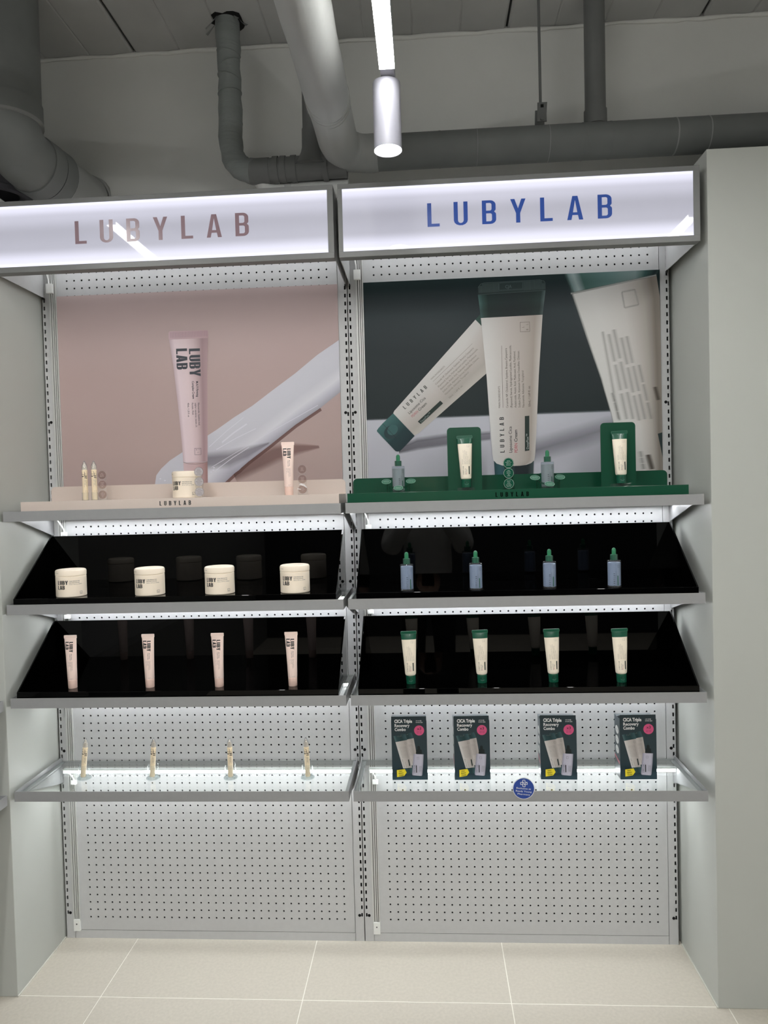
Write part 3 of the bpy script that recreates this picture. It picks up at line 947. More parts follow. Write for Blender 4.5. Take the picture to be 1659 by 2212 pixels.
# tilted tube
cst = [(0.0, (206, 204, 202)), (0.2, (204, 202, 200)), (0.5, (192, 186, 182)), (0.8, (176, 170, 164)), (1.0, (188, 184, 178))]
strip('printed_tilted_tube', printed('ink_tilted_tube', cst, 'u'),
      [((0.4022, 1.9927), (0.4600, 1.9300)), ((0.3350, 1.9218), (0.4500, 1.8380)), ((0.2020, 1.7816), (0.3200, 1.7303)), ((0.1400, 1.7161), (0.2180, 1.6450)), ((0.1362, 1.7080), (0.2025, 1.6360))], -0.0046, 10, tq)
plate('printed_tilted_crimp', M('ink_green_crimp', (36, 70, 62), 0.5), [(0.4022, 1.9927), (0.4400, 2.0330), (0.5000, 1.9900), (0.4600, 1.9300)], -0.0046, 0.0002, tq)
strip('printed_tilted_cap', printed('ink_teal_cap', [(0.0, (62, 104, 104)), (0.3, (44, 84, 84)), (0.6, (26, 56, 60)), (1.0, (22, 46, 52))], 'u'),
      [((0.1362, 1.7086), (0.2025, 1.6348)), ((0.1017, 1.6774), (0.1640, 1.5965)), ((0.0880, 1.6630), (0.1540, 1.5875)), ((0.0826, 1.6555), (0.1460, 1.5868)), ((0.0838, 1.6520), (0.1400, 1.5892))], -0.0046, 8, tq)
nk = Ink()
nk.v = []; nk.poly([(0.1274 + 0.0235 * cos(t) * 0.72 - 0.020 * sin(t) * 0.69, 1.6491 + 0.0235 * cos(t) * 0.69 + 0.020 * sin(t) * 0.72) for t in [2 * pi * k / 28 for k in range(28)]])
nk.lay('printed_notch', M('ink_notch', (24, 54, 58), 0.5), flat(-0.0049), tq)
Ink().poly([(0.1330 + 0.0180 * cos(t) * 0.72 - 0.0155 * sin(t) * 0.69, 1.6560 + 0.0180 * cos(t) * 0.69 + 0.0155 * sin(t) * 0.72) for t in [2 * pi * k / 28 for k in range(28)]]).lay('printed_notch', M('ink_notch_light', (46, 90, 90), 0.5), flat(-0.0051), tq)
Ink().line([(0.1017, 1.6768), (0.1460, 1.6275)], 0.0010).lay('printed_seam', M('ink_seam', (14, 40, 42), 0.5), flat(-0.0053), tq)

# main tube
gst = [(0.0, (212, 211, 210)), (0.12, (208, 206, 204)), (0.45, (192, 185, 181)), (0.7, (180, 172, 166)), (0.88, (166, 156, 148)), (1.0, (194, 190, 186))]
strip('printed_main_tube', printed('ink_main_tube', gst, 'u', mul=[(0, 1), (0.6, 1.0), (1, 0.93)]),
      [((0.4190, 1.9965), (0.6104, 1.9992)), ((0.4330, 1.8110), (0.5949, 1.8110)), ((0.4388, 1.6884), (0.5871, 1.6836)), ((0.4453, 1.5705), (0.5791, 1.5665)), ((0.4483, 1.5510), (0.5756, 1.5470)), ((0.4580, 1.5400), (0.5660, 1.5385)), ((0.4750, 1.5335), (0.5520, 1.5335)), ((0.4950, 1.5308), (0.5300, 1.5308))], -0.0064, 12, tq)
strip('printed_main_cap', printed('ink_main_cap', [(0.0, (30, 66, 72)), (0.15, (46, 88, 96)), (0.4, (36, 66, 72)), (0.55, (18, 30, 36)), (0.85, (20, 32, 36)), (1.0, (58, 72, 74))], 'u'),
      [((0.4500, 1.5520), (0.5745, 1.5490)), ((0.4520, 1.4990), (0.5716, 1.5000)), ((0.4530, 1.4400), (0.5700, 1.4400))], -0.0061, 10, tq)
strip('printed_main_shoulder', printed('ink_main_shoulder', [(0.0, (70, 100, 98)), (0.06, (44, 72, 68)), (0.14, (24, 44, 42)), (0.5, (26, 38, 40)), (0.8, (28, 44, 42)), (0.94, (36, 54, 52)), (1.0, (84, 100, 100))], 'u', mul=[(0, 1.1), (0.4, 1.25), (0.7, 0.75), (1, 0.8)]),
      [((0.4115, 2.0686), (0.6209, 2.0736)), ((0.4150, 2.0350), (0.6160, 2.0380)), ((0.4190, 1.9968), (0.6104, 1.9995))], -0.0064, 14, tq)
plate('printed_main_crimp', M('ink_main_crimp', (34, 52, 52), 0.5), [(0.4115, 2.0680), (0.6209, 2.0732), (0.6207, 2.0964), (0.6169, 2.1036), (0.6031, 2.1077), (0.4317, 2.1057), (0.4206, 2.1022), (0.4120, 2.0915)], -0.0064, 0.0002, tq)
rk = Ink()
for k in range(52):
    xx = 0.4150 + k * 0.0040
    dz = (xx - 0.415) * 0.015
    if 0.476 < xx < 0.5525:
        rk.rect(xx, xx + 0.0011, 2.0765 + dz, 2.0810 + dz)
        rk.rect(xx, xx + 0.0011, 2.1005 + dz, 2.1035 + dz)
    else:
        rk.rect(xx, xx + 0.0011, 2.0750 + dz, 2.1030 + dz if 0.425 < xx < 0.61 else 2.096)
rk.put(text2d('CJA', 0.0105, sx=0.85), 0.497, 2.0855, 1)
rk.line([(0.4115, 2.0690), (0.6209, 2.0742)], 0.0007).line([(0.412, 2.0915), (0.4206, 2.1022), (0.4317, 2.1055), (0.6031, 2.1075), (0.6169, 2.1034), (0.6207, 2.0964)], 0.0008)
rk.line([(0.4776, 2.0817), (0.478, 2.1010)], 0.0008).line([(0.5512, 2.0835), (0.5514, 2.1020)], 0.0008)
rk.lay('printed_ridges', M('ink_ridge_teal', (92, 108, 108), 0.5), flat(-0.0067), tq)

ING = [('Ceramide NP, Cholesterol, Squalane, Brassica Campestris', 0.4980, 1.8999), ('(Rapeseed) Sterols, Hydrogenated Lecithin, Madecassoside,', 0.5110, 1.9088),
       ('Asiaticoside, Asiatic Acid, Madecassic Acid, Panthenol,', 0.5237, 1.8899), ('Sodium DNA, Aluminum Sucrose Octasulfate, Chitosan,', 0.5360, 1.8904), ('Niacinamide, Adenosine, Tocopherol', 0.5483, 1.8279)]
def green_prints(fn, parent, ink, red, bar, white, fn2, soft=None):
    """graphics of the cream tube in poster measure, turned to read upwards"""
    a = Ink()
    a.put(word2d('LUBYLAB', 0.0139, 0.1107, 0.165, gw=1.18), 0.4838, 1.5740, 90)
    a.put(text2d('Liposome Cica', 0.0100, 0.0815, bold=0.004), 0.5074, 1.5733, 90)
    a.put(text2d('Cream', 0.0100, 0.0375, bold=0.01), 0.5243, 1.6065, 90)
    a.lay('lettering', ink, fn, parent)
    Ink().put(text2d('PDRN', 0.0100, 0.0290, bold=0.004), 0.5243, 1.5728, 90).lay('red_lettering', red, fn, parent)
    b = Ink()
    b.put(text2d('MAIN INGREDIENTS', 0.0058, 0.0680), 0.4735, 1.7141, 90)
    b.rect(0.4811, 0.4820, 1.7142, 1.9081)
    for s_, bx, ze in ING:
        b.put(text2d(s_, 0.0068, ze - 1.7135), bx, 1.7135, 90)
    b.put(text2d('50mL / 1.69 fl. oz.', 0.0068, 0.0654, bold=0.008), 0.5675, 1.7150, 90)
    b.frame(0.5400, 0.5702, 1.9483, 1.9786, 0.0010)
    b.put(text2d('L', 0.007), 0.5525, 1.9615, 90).put(text2d('B', 0.007), 0.5655, 1.9535, 90).put(text2d('L', 0.007), 0.5655, 1.9700, 90)
    b.lay('small_print', soft or ink, fn, parent)
    Ink().poly([(0.5470, 1.5764), (0.5609, 1.5781), (0.5630, 1.6867), (0.5490, 1.6860)]).lay('label_bar', bar, fn, parent)
    Ink().put(text2d('DeepFlux\u2122', 0.0075, 0.0470), 0.5590, 1.5830, 90).lay('bar_lettering', white, fn2, parent)
green_prints(flat(-0.0068), tq, m_ink, m_inkr, m_inkg, M('ink_pale', (168, 176, 172), 0.5), flat(-0.0071), M('ink_warm_grey', (96, 88, 80), 0.5))
ca, sa = cos(RAD(-47.8)), sin(RAD(-47.8))
def tilted(y):
    def f(a, b):
        dx, dz = (a - 0.4838) * 0.88, (b - 1.5740) * 0.88
        return (0.1745 + dx * ca - dz * sa, y, 1.7195 + dx * sa + dz * ca)
    return f
green_prints(tilted(-0.0054), tq, M('ink_soft_dark', (70, 72, 68), 0.5), M('ink_soft_red', (186, 120, 124), 0.5), m_inkg, M('ink_pale2', (130, 144, 140), 0.5), tilted(-0.0057), M('ink_soft_grey', (138, 132, 124), 0.5))

# ------------------------------------------------------------------ products
def on_cyl(r, lift=0.0003, turn=0.0):
    return lambda a, b: ((r + lift) * sin(a / r + turn), -(r + lift) * cos(a / r + turn), b)

# --- ivory pad jar
def make_jar():
    t = thing('cosmetic_jar', '', 'jar', (0, 0, 0), 0, 'ivory pad jars')
    R = 0.0425
    MB().lathe([(R - 0.002, 0.0), (R, 0.002), (R, 0.0600), (R - 0.0012, 0.0612)], 48).obj('jar_body', m_creamj, t, smooth=35)
    MB().lathe([(R - 0.0016, 0.0612), (R + 0.0004, 0.0628), (R + 0.0006, 0.0745), (R - 0.0010, 0.0782), (R - 0.004, 0.0798), (R - 0.008, 0.0800)], 48).obj('lid', m_creamj, t, smooth=35)
    Ink().rect(-0.0520, -0.0390, 0.0703, 0.0709).rect(-0.0390, -0.0385, 0.0690, 0.0725).lay('lid_tab', m_inkgr, on_cyl(R + 0.0006, 0.0004), t)
    f = on_cyl(R, 0.0003)
    a = Ink()
    a.put(word2d('LUBY', 0.0118, 0.0318, 0.19, gw=1.28), -0.0400, 0.0378)
    a.put(word2d('LAB', 0.0118, 0.0225, 0.19, gw=1.22), -0.0400, 0.0238)
    a.lay('lettering', m_ink, f, t)
    b = Ink()
    b.put(text2d('PORE PEELING PAD', 0.0022, 0.0290, bold=0.02), -0.0045, 0.0465)
    b.put(text2d('BHA+CICA+VITA+PHA', 0.0022, 0.0290, bold=0.02), -0.0045, 0.0418)
    b.put(text2d('150 mL / 5.07 fl. oz. / 60 PADS', 0.0022, 0.0360, bold=0.01), -0.0045, 0.0372)
    b.frame(0.0245, 0.0325, 0.0085, 0.0165, 0.0006)
    b.put(text2d('LB', 0.0028), 0.0265, 0.0100)
    b.lay('small_print', m_inks, f, t)
    return t
JAR = make_jar()
JAR.location = (-0.825, -0.218, ZT2)
JAR.rotation_euler = (0, 0, 0.46)
JAR['label'] = 'ivory jar on black tray, first from the left partition'
for (x, lab, rz) in ((-0.586, 'ivory jar on black tray, second from the left partition', 0.27), (-0.3765, 'ivory jar on black tray, third from the left partition', 0.24), (-0.1535, 'ivory jar on black tray, nearest the dropper bottles', 0.20)):
    dup(JAR, (x, -0.218, ZT2), rz, lab)
dup(JAR, (-0.4845, -0.160, ZRT), 0.10, 'ivory jar standing on the beige riser')

# --- dropper bottle
def make_bottle(serum):
    t = thing('dropper_bottle', '', 'bottle', (0, 0, 0), 0, 'dropper bottles')
    R = 0.0187
    MB().lathe([(R - 0.001, 0.0), (R, 0.001), (R, 0.0745), (R - 0.0012, 0.0760), (0.0100, 0.0765), (0.0085, 0.0780)], 40).obj('glass_body', clear('bottle_glass', (236, 242, 246), 0.14, body=0.04), t, smooth=35)
    MB().lathe([(R - 0.0030, 0.0045), (R - 0.0012, 0.0055), (R - 0.0012, 0.0690), (R - 0.0030, 0.0700)], 40).obj('serum', serum, t, smooth=35)
    MB().lathe([(0.0098, 0.0766), (0.0098, 0.0915), (0.0080, 0.0920)], 28).obj('collar', m_gcap, t, smooth=35)
    MB().lathe([(0.0112, 0.0766), (0.0112, 0.0922), (0.0104, 0.0922)], 28, cap=False).obj('overcap', m_acry, t, smooth=35)
    MB().lathe([(0.0058, 0.0918), (0.0056, 0.1000), (0.0056, 0.1040), (0.0050, 0.1070), (0.0036, 0.1092), (0.0016, 0.1102), (0.0004, 0.1104)], 24).obj('bulb', m_bulb, t, smooth=50)
    f = on_cyl(R, 0.0003)
    a = Ink()
    a.put(word2d('LUBYLAB', 0.0040, 0.0330, 0.2), 0.0030, 0.0070, 90)
    a.put(text2d('Liposome Cica PDRN Serum', 0.0016, 0.0400), 0.0068, 0.0070, 90)
    a.frame(0.0105, 0.0160, 0.0570, 0.0630, 0.0004)
    a.lay('lettering', m_inks, f, t)
    Ink().rect(0.0096, 0.0122, 0.0068, 0.0340).lay('label_bar', m_gcap, f, t)
    return t
BT = make_bottle(m_serum)
BT.location = (0.1735, -0.236, ZT2)
BT['label'] = 'dropper bottle on black tray, nearest the ivory jars'
dup(BT, (0.3695, -0.241, ZT2), -0.08, 'dropper bottle on black tray, second from the ivory jars')
dup(BT, (0.577, -0.236, ZT2), -0.18, 'dropper bottle on black tray, third from the ivory jars')
dup(BT, (0.7555, -0.241, ZT2), -0.30, 'dropper bottle on black tray, nearest the right partition')
BL = make_bottle(m_seruml)
BL.location = (0.1545, -0.180, ZRT)
BL['label'] = 'dropper bottle in a disc ring on the green riser, next to the pink poster'
BL.rotation_euler = (0, 0, 0.12)
dup(BL, (0.5865, -0.180, ZRT), -0.10, 'dropper bottle in a disc ring between the two tube stands')

# --- pale pink tube
def make_pink_tube(cap):
    t = thing('cosmetic_tube', '', 'tube', (0, 0, 0), 0, 'pale pink tubes')
    Hh = 0.1575
    secs = [(0.0255, 0.0129, 0.0129), (0.027, 0.0135, 0.0133), (0.060, 0.0143, 0.0128), (0.100, 0.0160, 0.0105), (0.130, 0.0177, 0.0062), (0.1485, 0.0186, 0.0016)]
    MB().loft(secs, 40).obj('tube_body', m_pinkt, t, smooth=40)
    MB().lathe([(0.0118, 0.0), (0.0125, 0.001), (0.0132, 0.0245), (0.0126, 0.0253)], 36).obj('cap', cap, t, smooth=35)
    plate('crimp_seal', m_pinkt, rrect(-0.0193, 0.0193, 0.1483, Hh, 0.0016, '0011'), -0.0009, 0.0018, t)
    def surf(lift):
        def f(a, b):
            # from poster measure to the tube
            z = Hh - (1.9951 - b) * 0.3360
            x = (a + 0.5120) * 0.30
            for (z0, w0, d0), (z1, w1, d1) in zip(secs[:-1], secs[1:]):
                if z0 <= z <= z1:
                    k = (z - z0) / (z1 - z0)
                    w, d = w0 + (w1 - w0) * k, d0 + (d1 - d0) * k
                    break
            else:
                w, d = secs[-1][1], secs[-1][2]
            q = max(0.0, 1 - (x / w) ** 2)
            return (x, -d * math.sqrt(q) - lift, z)
        return f
    pink_prints(surf(0.0004), t, m_inks, big=m_ink)
    return t
PT = make_pink_tube(m_pinkc)
PT.location = (-0.829, -0.224, ZT3)
PT.rotation_euler = (0, RAD(-0.8), 0)
PT['label'] = 'pale pink tube on black tray, first from the left partition'
for (x, lab) in ((-0.594, 'pale pink tube on black tray, second from the left partition'), (-0.386, 'pale pink tube on black tray, third from the left partition'), (-0.1675, 'pale pink tube on black tray, nearest the cream tubes')):
    dup(PT, (x, -0.224, ZT3), 0, lab, tilt=(0, RAD(-0.6), 0))
PT2 = dup(PT, (-0.1715, -0.175, ZRT), 0, 'pale pink tube standing on the beige riser', tilt=(0, 0, 0))

# --- cream tube with green top and cap
def make_green_tube():
    t = thing('cosmetic_tube', '', 'tube', (0, 0, 0), 0, 'cream tubes with green caps')
    Hh = 0.1525
    secs = [(0.0242, 0.0122, 0.0122), (0.0262, 0.0150, 0.0140), (0.030, 0.0158, 0.0142), (0.070, 0.0178, 0.0130), (0.100, 0.0196, 0.0100), (0.1285, 0.0211, 0.0055), (0.1440, 0.0222, 0.0016)]
    def sec(z):
        for (z0, w0, d0), (z1, w1, d1) in zip(secs[:-1], secs[1:]):
            if z0 <= z <= z1:
                k = (z - z0) / (z1 - z0)
                return w0 + (w1 - w0) * k, d0 + (d1 - d0) * k
        return secs[-1][1], secs[-1][2]
    MB().loft(secs[:6], 40).obj('tube_body', m_cream, t, smooth=40)
    MB().loft([secs[5], (0.137, 0.0217, 0.0036), secs[6]], 40).obj('tube_shoulder', m_gcap, t, smooth=40)
    cs = plate('crimp_seal', m_gcap, rrect(-0.0230, 0.0230, 0.1438, Hh, 0.0020, '0011'), -0.0009, 0.0018, t)
    rd = Ink()
    rd.rect(-0.0222, 0.0222, 0.1445, 0.1449)
    rd.line([(-0.0228, 0.1455), (-0.0228, 0.1505), (-0.0215, 0.1522), (0.0215, 0.1522), (0.0228, 0.1505), (0.0228, 0.1455)], 0.0005)
    rd.lay('crimp_line', M('pale_green_edge', (96, 140, 122), 0.4), flat(-0.0012), cs)
    MB().lathe([(0.0128, 0.0), (0.0134, 0.0008), (0.0138, 0.0235), (0.0132, 0.0242)], 36).obj('cap', m_gcap, t, smooth=35)
    Ink().disc(0.0, 0.0135, 0.0058, 0.0052).lay('thumb_notch', M('shaded_green_plastic', (10, 60, 46), 0.35), on_cyl(0.0136, 0.0003), t)
    Ink().line(arc(0.0, 0.0135, 0.0058, 0.0056, 200, 340, 10), 0.0007).lay('notch_rim', M('pale_green_rim', (90, 140, 124), 0.35), on_cyl(0.0136, 0.0005), t)
    def surf(lift):
        def f(a, b):
            z = Hh - (2.107 - b) * 0.2154
            x = (a - 0.5140 + (2.0 - b) * 0.004) * 0.2154
            w, d = sec(z)
            q = max(0.0, 1 - (x / w) ** 2)
            return (x, -d * math.sqrt(q) - lift, z)
        return f
    green_prints(surf(0.0004), t, m_ink, m_inkr, m_inkg, m_inkgr, surf(0.0007), m_inkgr)
    return t
GT = make_green_tube()
GT.location = (0.177, -0.212, ZT3)
GT.rotation_euler = (0, RAD(-1.6), 0)
GT['label'] = 'cream tube with green cap on black tray, nearest the pink tubes'
for (x, y, lab) in ((0.383, -0.210, 'cream tube with green cap on black tray, second from the pink tubes'), (0.587, -0.210, 'cream tube with green cap on black tray, third from the pink tubes'), (0.777, -0.218, 'cream tube with green cap on black tray, nearest the right partition')):
    dup(GT, (x, y, ZT3), 0, lab, tilt=(0, RAD(-1.6), 0))

# --- green back boards carrying a tube, each with a clear block
def stand(x, label, tlabel):
    t = thing('tube_stand', label, 'display stand', (x, -0.150, ZRT), 0, 'green boards behind single tubes')
    plate('back_board', m_green, rrect(-0.0500, 0.0500, 0.0, 0.1865, 0.011, '0011', 6), 0.0, 0.003, t)
    box('clear_block', m_acry, -0.024, 0.026, -0.034, -0.0003, 0.0, 0.0085, t, bev=0.0006)
    dup(GT, (x + 0.003, -0.1675, ZRT + 0.0085), 0, tlabel, tilt=(RAD(-2.0), RAD(-1.0), 0))
    return t
stand(0.3500, 'dark green board behind a cream tube, beside the first dropper bottle', 'cream tube on a clear block against the green board next to the first dropper bottle')
stand(0.7965, 'dark green board behind a cream tube, near the right partition', 'cream tube on a clear block against the green board near the right partition')

# --- pens
def make_pen():
    t = thing('ampoule_pen', '', 'pen', (0, 0, 0), 0, 'pale pens with clear pointed caps')
    r = 0.0078
    MB().lathe([(0.0060, 0.0), (0.0072, 0.0006), (r, 0.004), (r, 0.0900), (0.0072, 0.0904)], 28).obj('pen_body', m_pencil, t, smooth=35)
    col = MB().lathe([(0.0068, 0.0904), (0.0068, 0.0935), (0.0074, 0.0935), (0.0074, 0.0950), (0.0066, 0.0950), (0.0064, 0.1020), (0.0030, 0.1080), (0.0020, 0.1130)], 28).obj('nozzle', M('milky_nozzle', (226, 214, 196), 0.4), t, smooth=35)
    MB().lathe([(0.0081, 0.0925), (0.0080, 0.1030), (0.0060, 0.1085), (0.0030, 0.1155), (0.0012, 0.1185), (0.0004, 0.1190)], 24, cap=False).obj('clear_cap', clear('cap_acrylic', (242, 244, 246), 0.2, body=0.14, bodycol=(225, 226, 230)), t, smooth=50)
    f = on_cyl(r, 0.0003)
    a = Ink()
    a.put(word2d('LUBY', 0.0078, 0.0210, 0.20, gw=1.28), -0.0012, 0.0855, -90)
    a.put(word2d('LAB', 0.0078, 0.0158, 0.20, gw=1.28), -0.0106, 0.0855, -90)
    a.lay('lettering', m_ink, f, t)
    b = Ink()
    b.put(text2d('Pore Tightening Ampoule Pen', 0.0018, 0.0205, bold=0.01), 0.0030, 0.0620, -90)
    b.put(text2d('Collagen Complex', 0.0018, 0.0170, bold=0.01), 0.0002, 0.0620, -90)
    b.put(text2d('10mL / 0.33 fl. oz', 0.0016, 0.0220), -0.0026, 0.0620, -90)
    b.frame(0.0002, 0.0052, 0.0240, 0.0290, 0.0004)
    b.lay('small_print', m_inkgr, f, t)
    return t
PEN = make_pen()
ZG = SZ[3] - 0.0086
def make_cup():
    t = thing('clear_cup', '', 'cup', (0, 0, 0), 0, 'clear cups holding pens')
    MB().lathe([(0.0205, 0.0), (0.0205, 0.0022), (0.0162, 0.0026), (0.0162, 0.0430), (0.0152, 0.0430), (0.0152, 0.0030)], 32, cap=False).obj('cup_wall', m_acry, t, smooth=35)
    MB().lathe([(0.0205, 0.0), (0.0205, 0.0024)], 32).obj('cup_foot', clear('foot_acrylic', (225, 232, 232), 0.15, body=0.12, bodycol=(180, 188, 188)), t, smooth=35)
    box('label_tab', m_acry, 0.0125, 0.0200, -0.003, -0.0015, 0.0330, 0.0430, t)
    return t
CUP = make_cup()
order = ['first from the left partition', 'second from the left partition', 'third from the left partition', 'nearest the dark cartons']
for k, (x, tx) in enumerate(((-0.8395, 0.0125), (-0.6225, 0.0085), (-0.3815, 0.000), (-0.1450, -0.0035))):
    cl = 'clear cup on the glass shelf, ' + order[k]
    pl = 'pale pen leaning in a clear cup, ' + order[k]
    if k == 0:
        CUP.location = (x, -0.155, ZG)
        CUP['label'] = cl
        PEN.location = (x - tx * 0.35, -0.155, ZG + 0.0040)
        PEN.rotation_euler = (RAD(-1.0), math.atan2(tx * 1.0, 0.119), 0.45)
        PEN['label'] = pl
    else:
        dup(CUP, (x, -0.155, ZG), 0, cl)
        dup(PEN, (x - tx * 0.35, -0.155, ZG + 0.0040), math.atan2(0.234 - x, 2.1), pl, tilt=(RAD(-1.0), math.atan2(tx, 0.119), 0))
for (x, nm) in ((-0.790, 'the one nearest the left partition'), (-0.761, 'the one beside the clear discs')):
    dup(PEN, (x, -0.180, ZRT + 0.001), 0.46, 'pale pen upright on the beige riser, ' + nm)
    t = thing('pen_holder', 'low clear holder around the pen on the beige riser, ' + nm, 'holder', (x, -0.180, ZRT), 0, 'low clear pen holders')
    MB().lathe([(0.0100, 0.0), (0.0100, 0.0240), (0.0090, 0.0240), (0.0090, 0.0008)], 28, cap=False).obj('holder_wall', m_acry, t, smooth=35)
    MB().lathe([(0.0100, 0.0), (0.0100, 0.0008)], 28).obj('holder_base', m_acry, t, smooth=35)

# --- clear columns of three round claims
def claim_column(x, y, mat, ink, lines, label, rr=0.0137, film=False, z0=0.0, pm=None):
    t = thing('claim_column', label, 'display sign', (x, y, ZRT), 0, 'clear columns of three round discs')
    zc = [0.0165, 0.0465, 0.0755]
    pts = [(-rr - 0.001, 0.0), (rr + 0.001, 0.0)] + [(rr + 0.001, zc[0])]
    for z in zc:
        pts += [((rr + 0.0008) * cos(a), z + (rr + 0.0008) * sin(a)) for a in [RAD(v) for v in (-8, 20, 45)]]
    pts += [((rr + 0.0008) * cos(RAD(v)), zc[2] + (rr + 0.0008) * sin(RAD(v))) for v in (65, 90, 115)]
    for z in reversed(zc):
        pts += [((rr + 0.0008) * cos(a), z + (rr + 0.0008) * sin(a)) for a in [RAD(v) for v in (135, 160, 188)]]
    pts += [(-rr - 0.001, zc[0])]
    plate('clear_plate', pm or m_acry, pts, 0.0, 0.002, t)
    box('clear_foot', pm or m_acry, -rr - 0.001, rr + 0.001, 0.002, 0.026, 0.0, 0.0018, t)
    for z, ls in zip(zc, lines):
        d = Ink().disc(0, z, rr - 0.0008, n=32).lay('disc', mat, flat(-0.0003), t)
        a = Ink().ring(0, z, rr - 0.0004, 0.0005)
        n = len(ls)
        for k, s_ in enumerate(ls):
            zz = z + (n / 2 - k - 0.72) * 0.0039
            L = min(len(s_) * 0.00135, 2 * math.sqrt(max(1e-6, (rr - 0.003) ** 2 - (zz + 0.001 - z) ** 2)))
            a.put(text2d(s_, 0.0021, L, align=0.5), 0, zz)
        a.lay('disc_print', ink, flat(-0.0006), d)
    return t
pale = M('ink_pale_pink', (206, 190, 188), 0.4)
L1 = [['Pore', 'Tightening', 'Ampoule', 'Care'], ['Collagen', 'Complex', 'for Firm', 'Skin'], ['Easy', 'Pen Type', 'Applicator']]
claim_column(-0.7375, -0.178, m_disc, pale, L1, 'clear column of smoky discs beside the two pens')
claim_column(-0.4290, -0.215, m_discj, m_ink, [['Gentle', 'Non-Irritating', 'Peeling', 'Designed for', 'Sensitive Skin'], ['5 Type CICA', 'Formula', 'Balanced Daily', 'Skincare', 'Routine'], ['LUBYLAB', 'Advanced', 'Technology &', 'Premium', 'Ingredients']],
             'clear column of pale discs with black text beside the jar')
c3 = claim_column(-0.1300, -0.178, m_disc, pale, [['Multi', 'Firming', 'Care'], ['Peptide', 'Complex', 'Cream'], ['Dense', 'Moist', 'Texture']], 'clear column of smoky discs with painted glare strips beside the pink tube')
fm = MB()
fm.add([(-0.011, -0.0015, 0.030), (-0.004, -0.004, 0.0345), (0.006, -0.0045, 0.031), (0.0135, -0.003, 0.0215), (0.0145, -0.0012, 0.0185), (0.004, -0.0025, 0.0255), (-0.005, -0.0030, 0.0285)], [(0, 1, 6), (1, 2, 5, 6), (2, 3, 4, 5)])
fm.add([(-0.0155, -0.001, 0.0195), (-0.004, -0.003, 0.0170), (-0.006, -0.002, 0.0155), (-0.0155, -0.0012, 0.0170)], [(0, 1, 2, 3)])
fm.obj('glare_strips', M('white_glare', (246, 246, 246), 0.2), c3)  # white strips paint in the crumpled glare over the discs
claim_column(0.4720, -0.205, m_discg, M('ink_pale_green', (206, 224, 214), 0.4), [['Liposome', 'Derma', 'Formula', 'Cica Complex', 'Dual Care'], ['Dual', 'Function', 'Skincare', 'Cica', '& PDRN'], ['LUBYLAB', 'DeepFlux\u2122 for', 'Enhanced', 'Absorption']],
             'clear column of dark green discs between the tube stand and the second bottle', 0.0146, pm=m_acrg)

# --- clear rings of three discs around the bottles on the green riser
def disc_ring(x, label):
    t = thing('disc_ring', label, 'display sign', (x, -0.180, ZRT), 0, 'clear rings of three discs around bottles')
    tl = RAD(30)
    zc = 0.0285
    def P(r, a, lift=0.0):
        u, v = r * cos(a), r * sin(a)
        return (u, v * cos(tl) - lift * sin(tl), zc + v * sin(tl) + lift * cos(tl))
    n = 48
    mb = MB()
    vs = []
    for k in range(n):
        a = 2 * pi * k / n
        vs += [P(0.029, a, 0.0008), P(0.036, a, 0.0008), P(0.036, a, -0.0008), P(0.029, a, -0.0008)]
    fs = []
    for k in range(n):
        o, q = 4 * k, 4 * ((k + 1) % n)
        fs += [(o, o + 1, q + 1, q), (o + 1, o + 2, q + 2, q + 1), (o + 2, o + 3, q + 3, q + 2), (o + 3, o, q, q + 3)]
    mb.add(vs, fs).obj('ring', m_acrg, t, smooth=40)
    for a in (-90, 5, 175):
        cx, cy = 0.036 * cos(RAD(a)), 0.036 * sin(RAD(a))
        def Q(u, v, lift):
            uu, vv = cx + u, cy + v
            return (uu, vv * cos(tl) - lift * sin(tl), zc + vv * sin(tl) + lift * cos(tl))
        m2 = MB()
        N = 24
        m2.add([Q(0.0140 * cos(2 * pi * k / N), 0.0140 * sin(2 * pi * k / N), 0.0010) for k in range(N)] + [Q(0.0140 * cos(2 * pi * k / N), 0.0140 * sin(2 * pi * k / N), 0.0024) for k in range(N)],
               [tuple(range(N - 1, -1, -1)), tuple(range(N, 2 * N))] + [(k, (k + 1) % N, N + (k + 1) % N, N + k) for k in range(N)])
        d = m2.obj('disc', m_discr, t)
        ii = Ink().ring(0, 0, 0.0136, 0.0006)
        for k, s_ in enumerate(('Liposome', 'Derma Formula', 'Cica Care')):
            ii.put(text2d(s_, 0.0024, 0.018 if k == 1 else 0.013, align=0.5), 0, 0.0035 - k * 0.0045)
        ii.lay('disc_print', M('ink_pale_mint', (190, 222, 206), 0.4), lambda u, v: Q(u, v, 0.0027), d)
    for a in (-15, 195, -35, 215):
        p = P(0.0335, RAD(a), -0.0008)
        MB().tube([(p[0], p[1], 0.0), p], 0.0012, 8).obj('leg', m_acrg, t, smooth=50)
    return t
disc_ring(0.1545, 'clear ring of green discs around the dropper bottle next to the pink poster')
disc_ring(0.5865, 'clear ring of green discs around the dropper bottle between the tube stands')

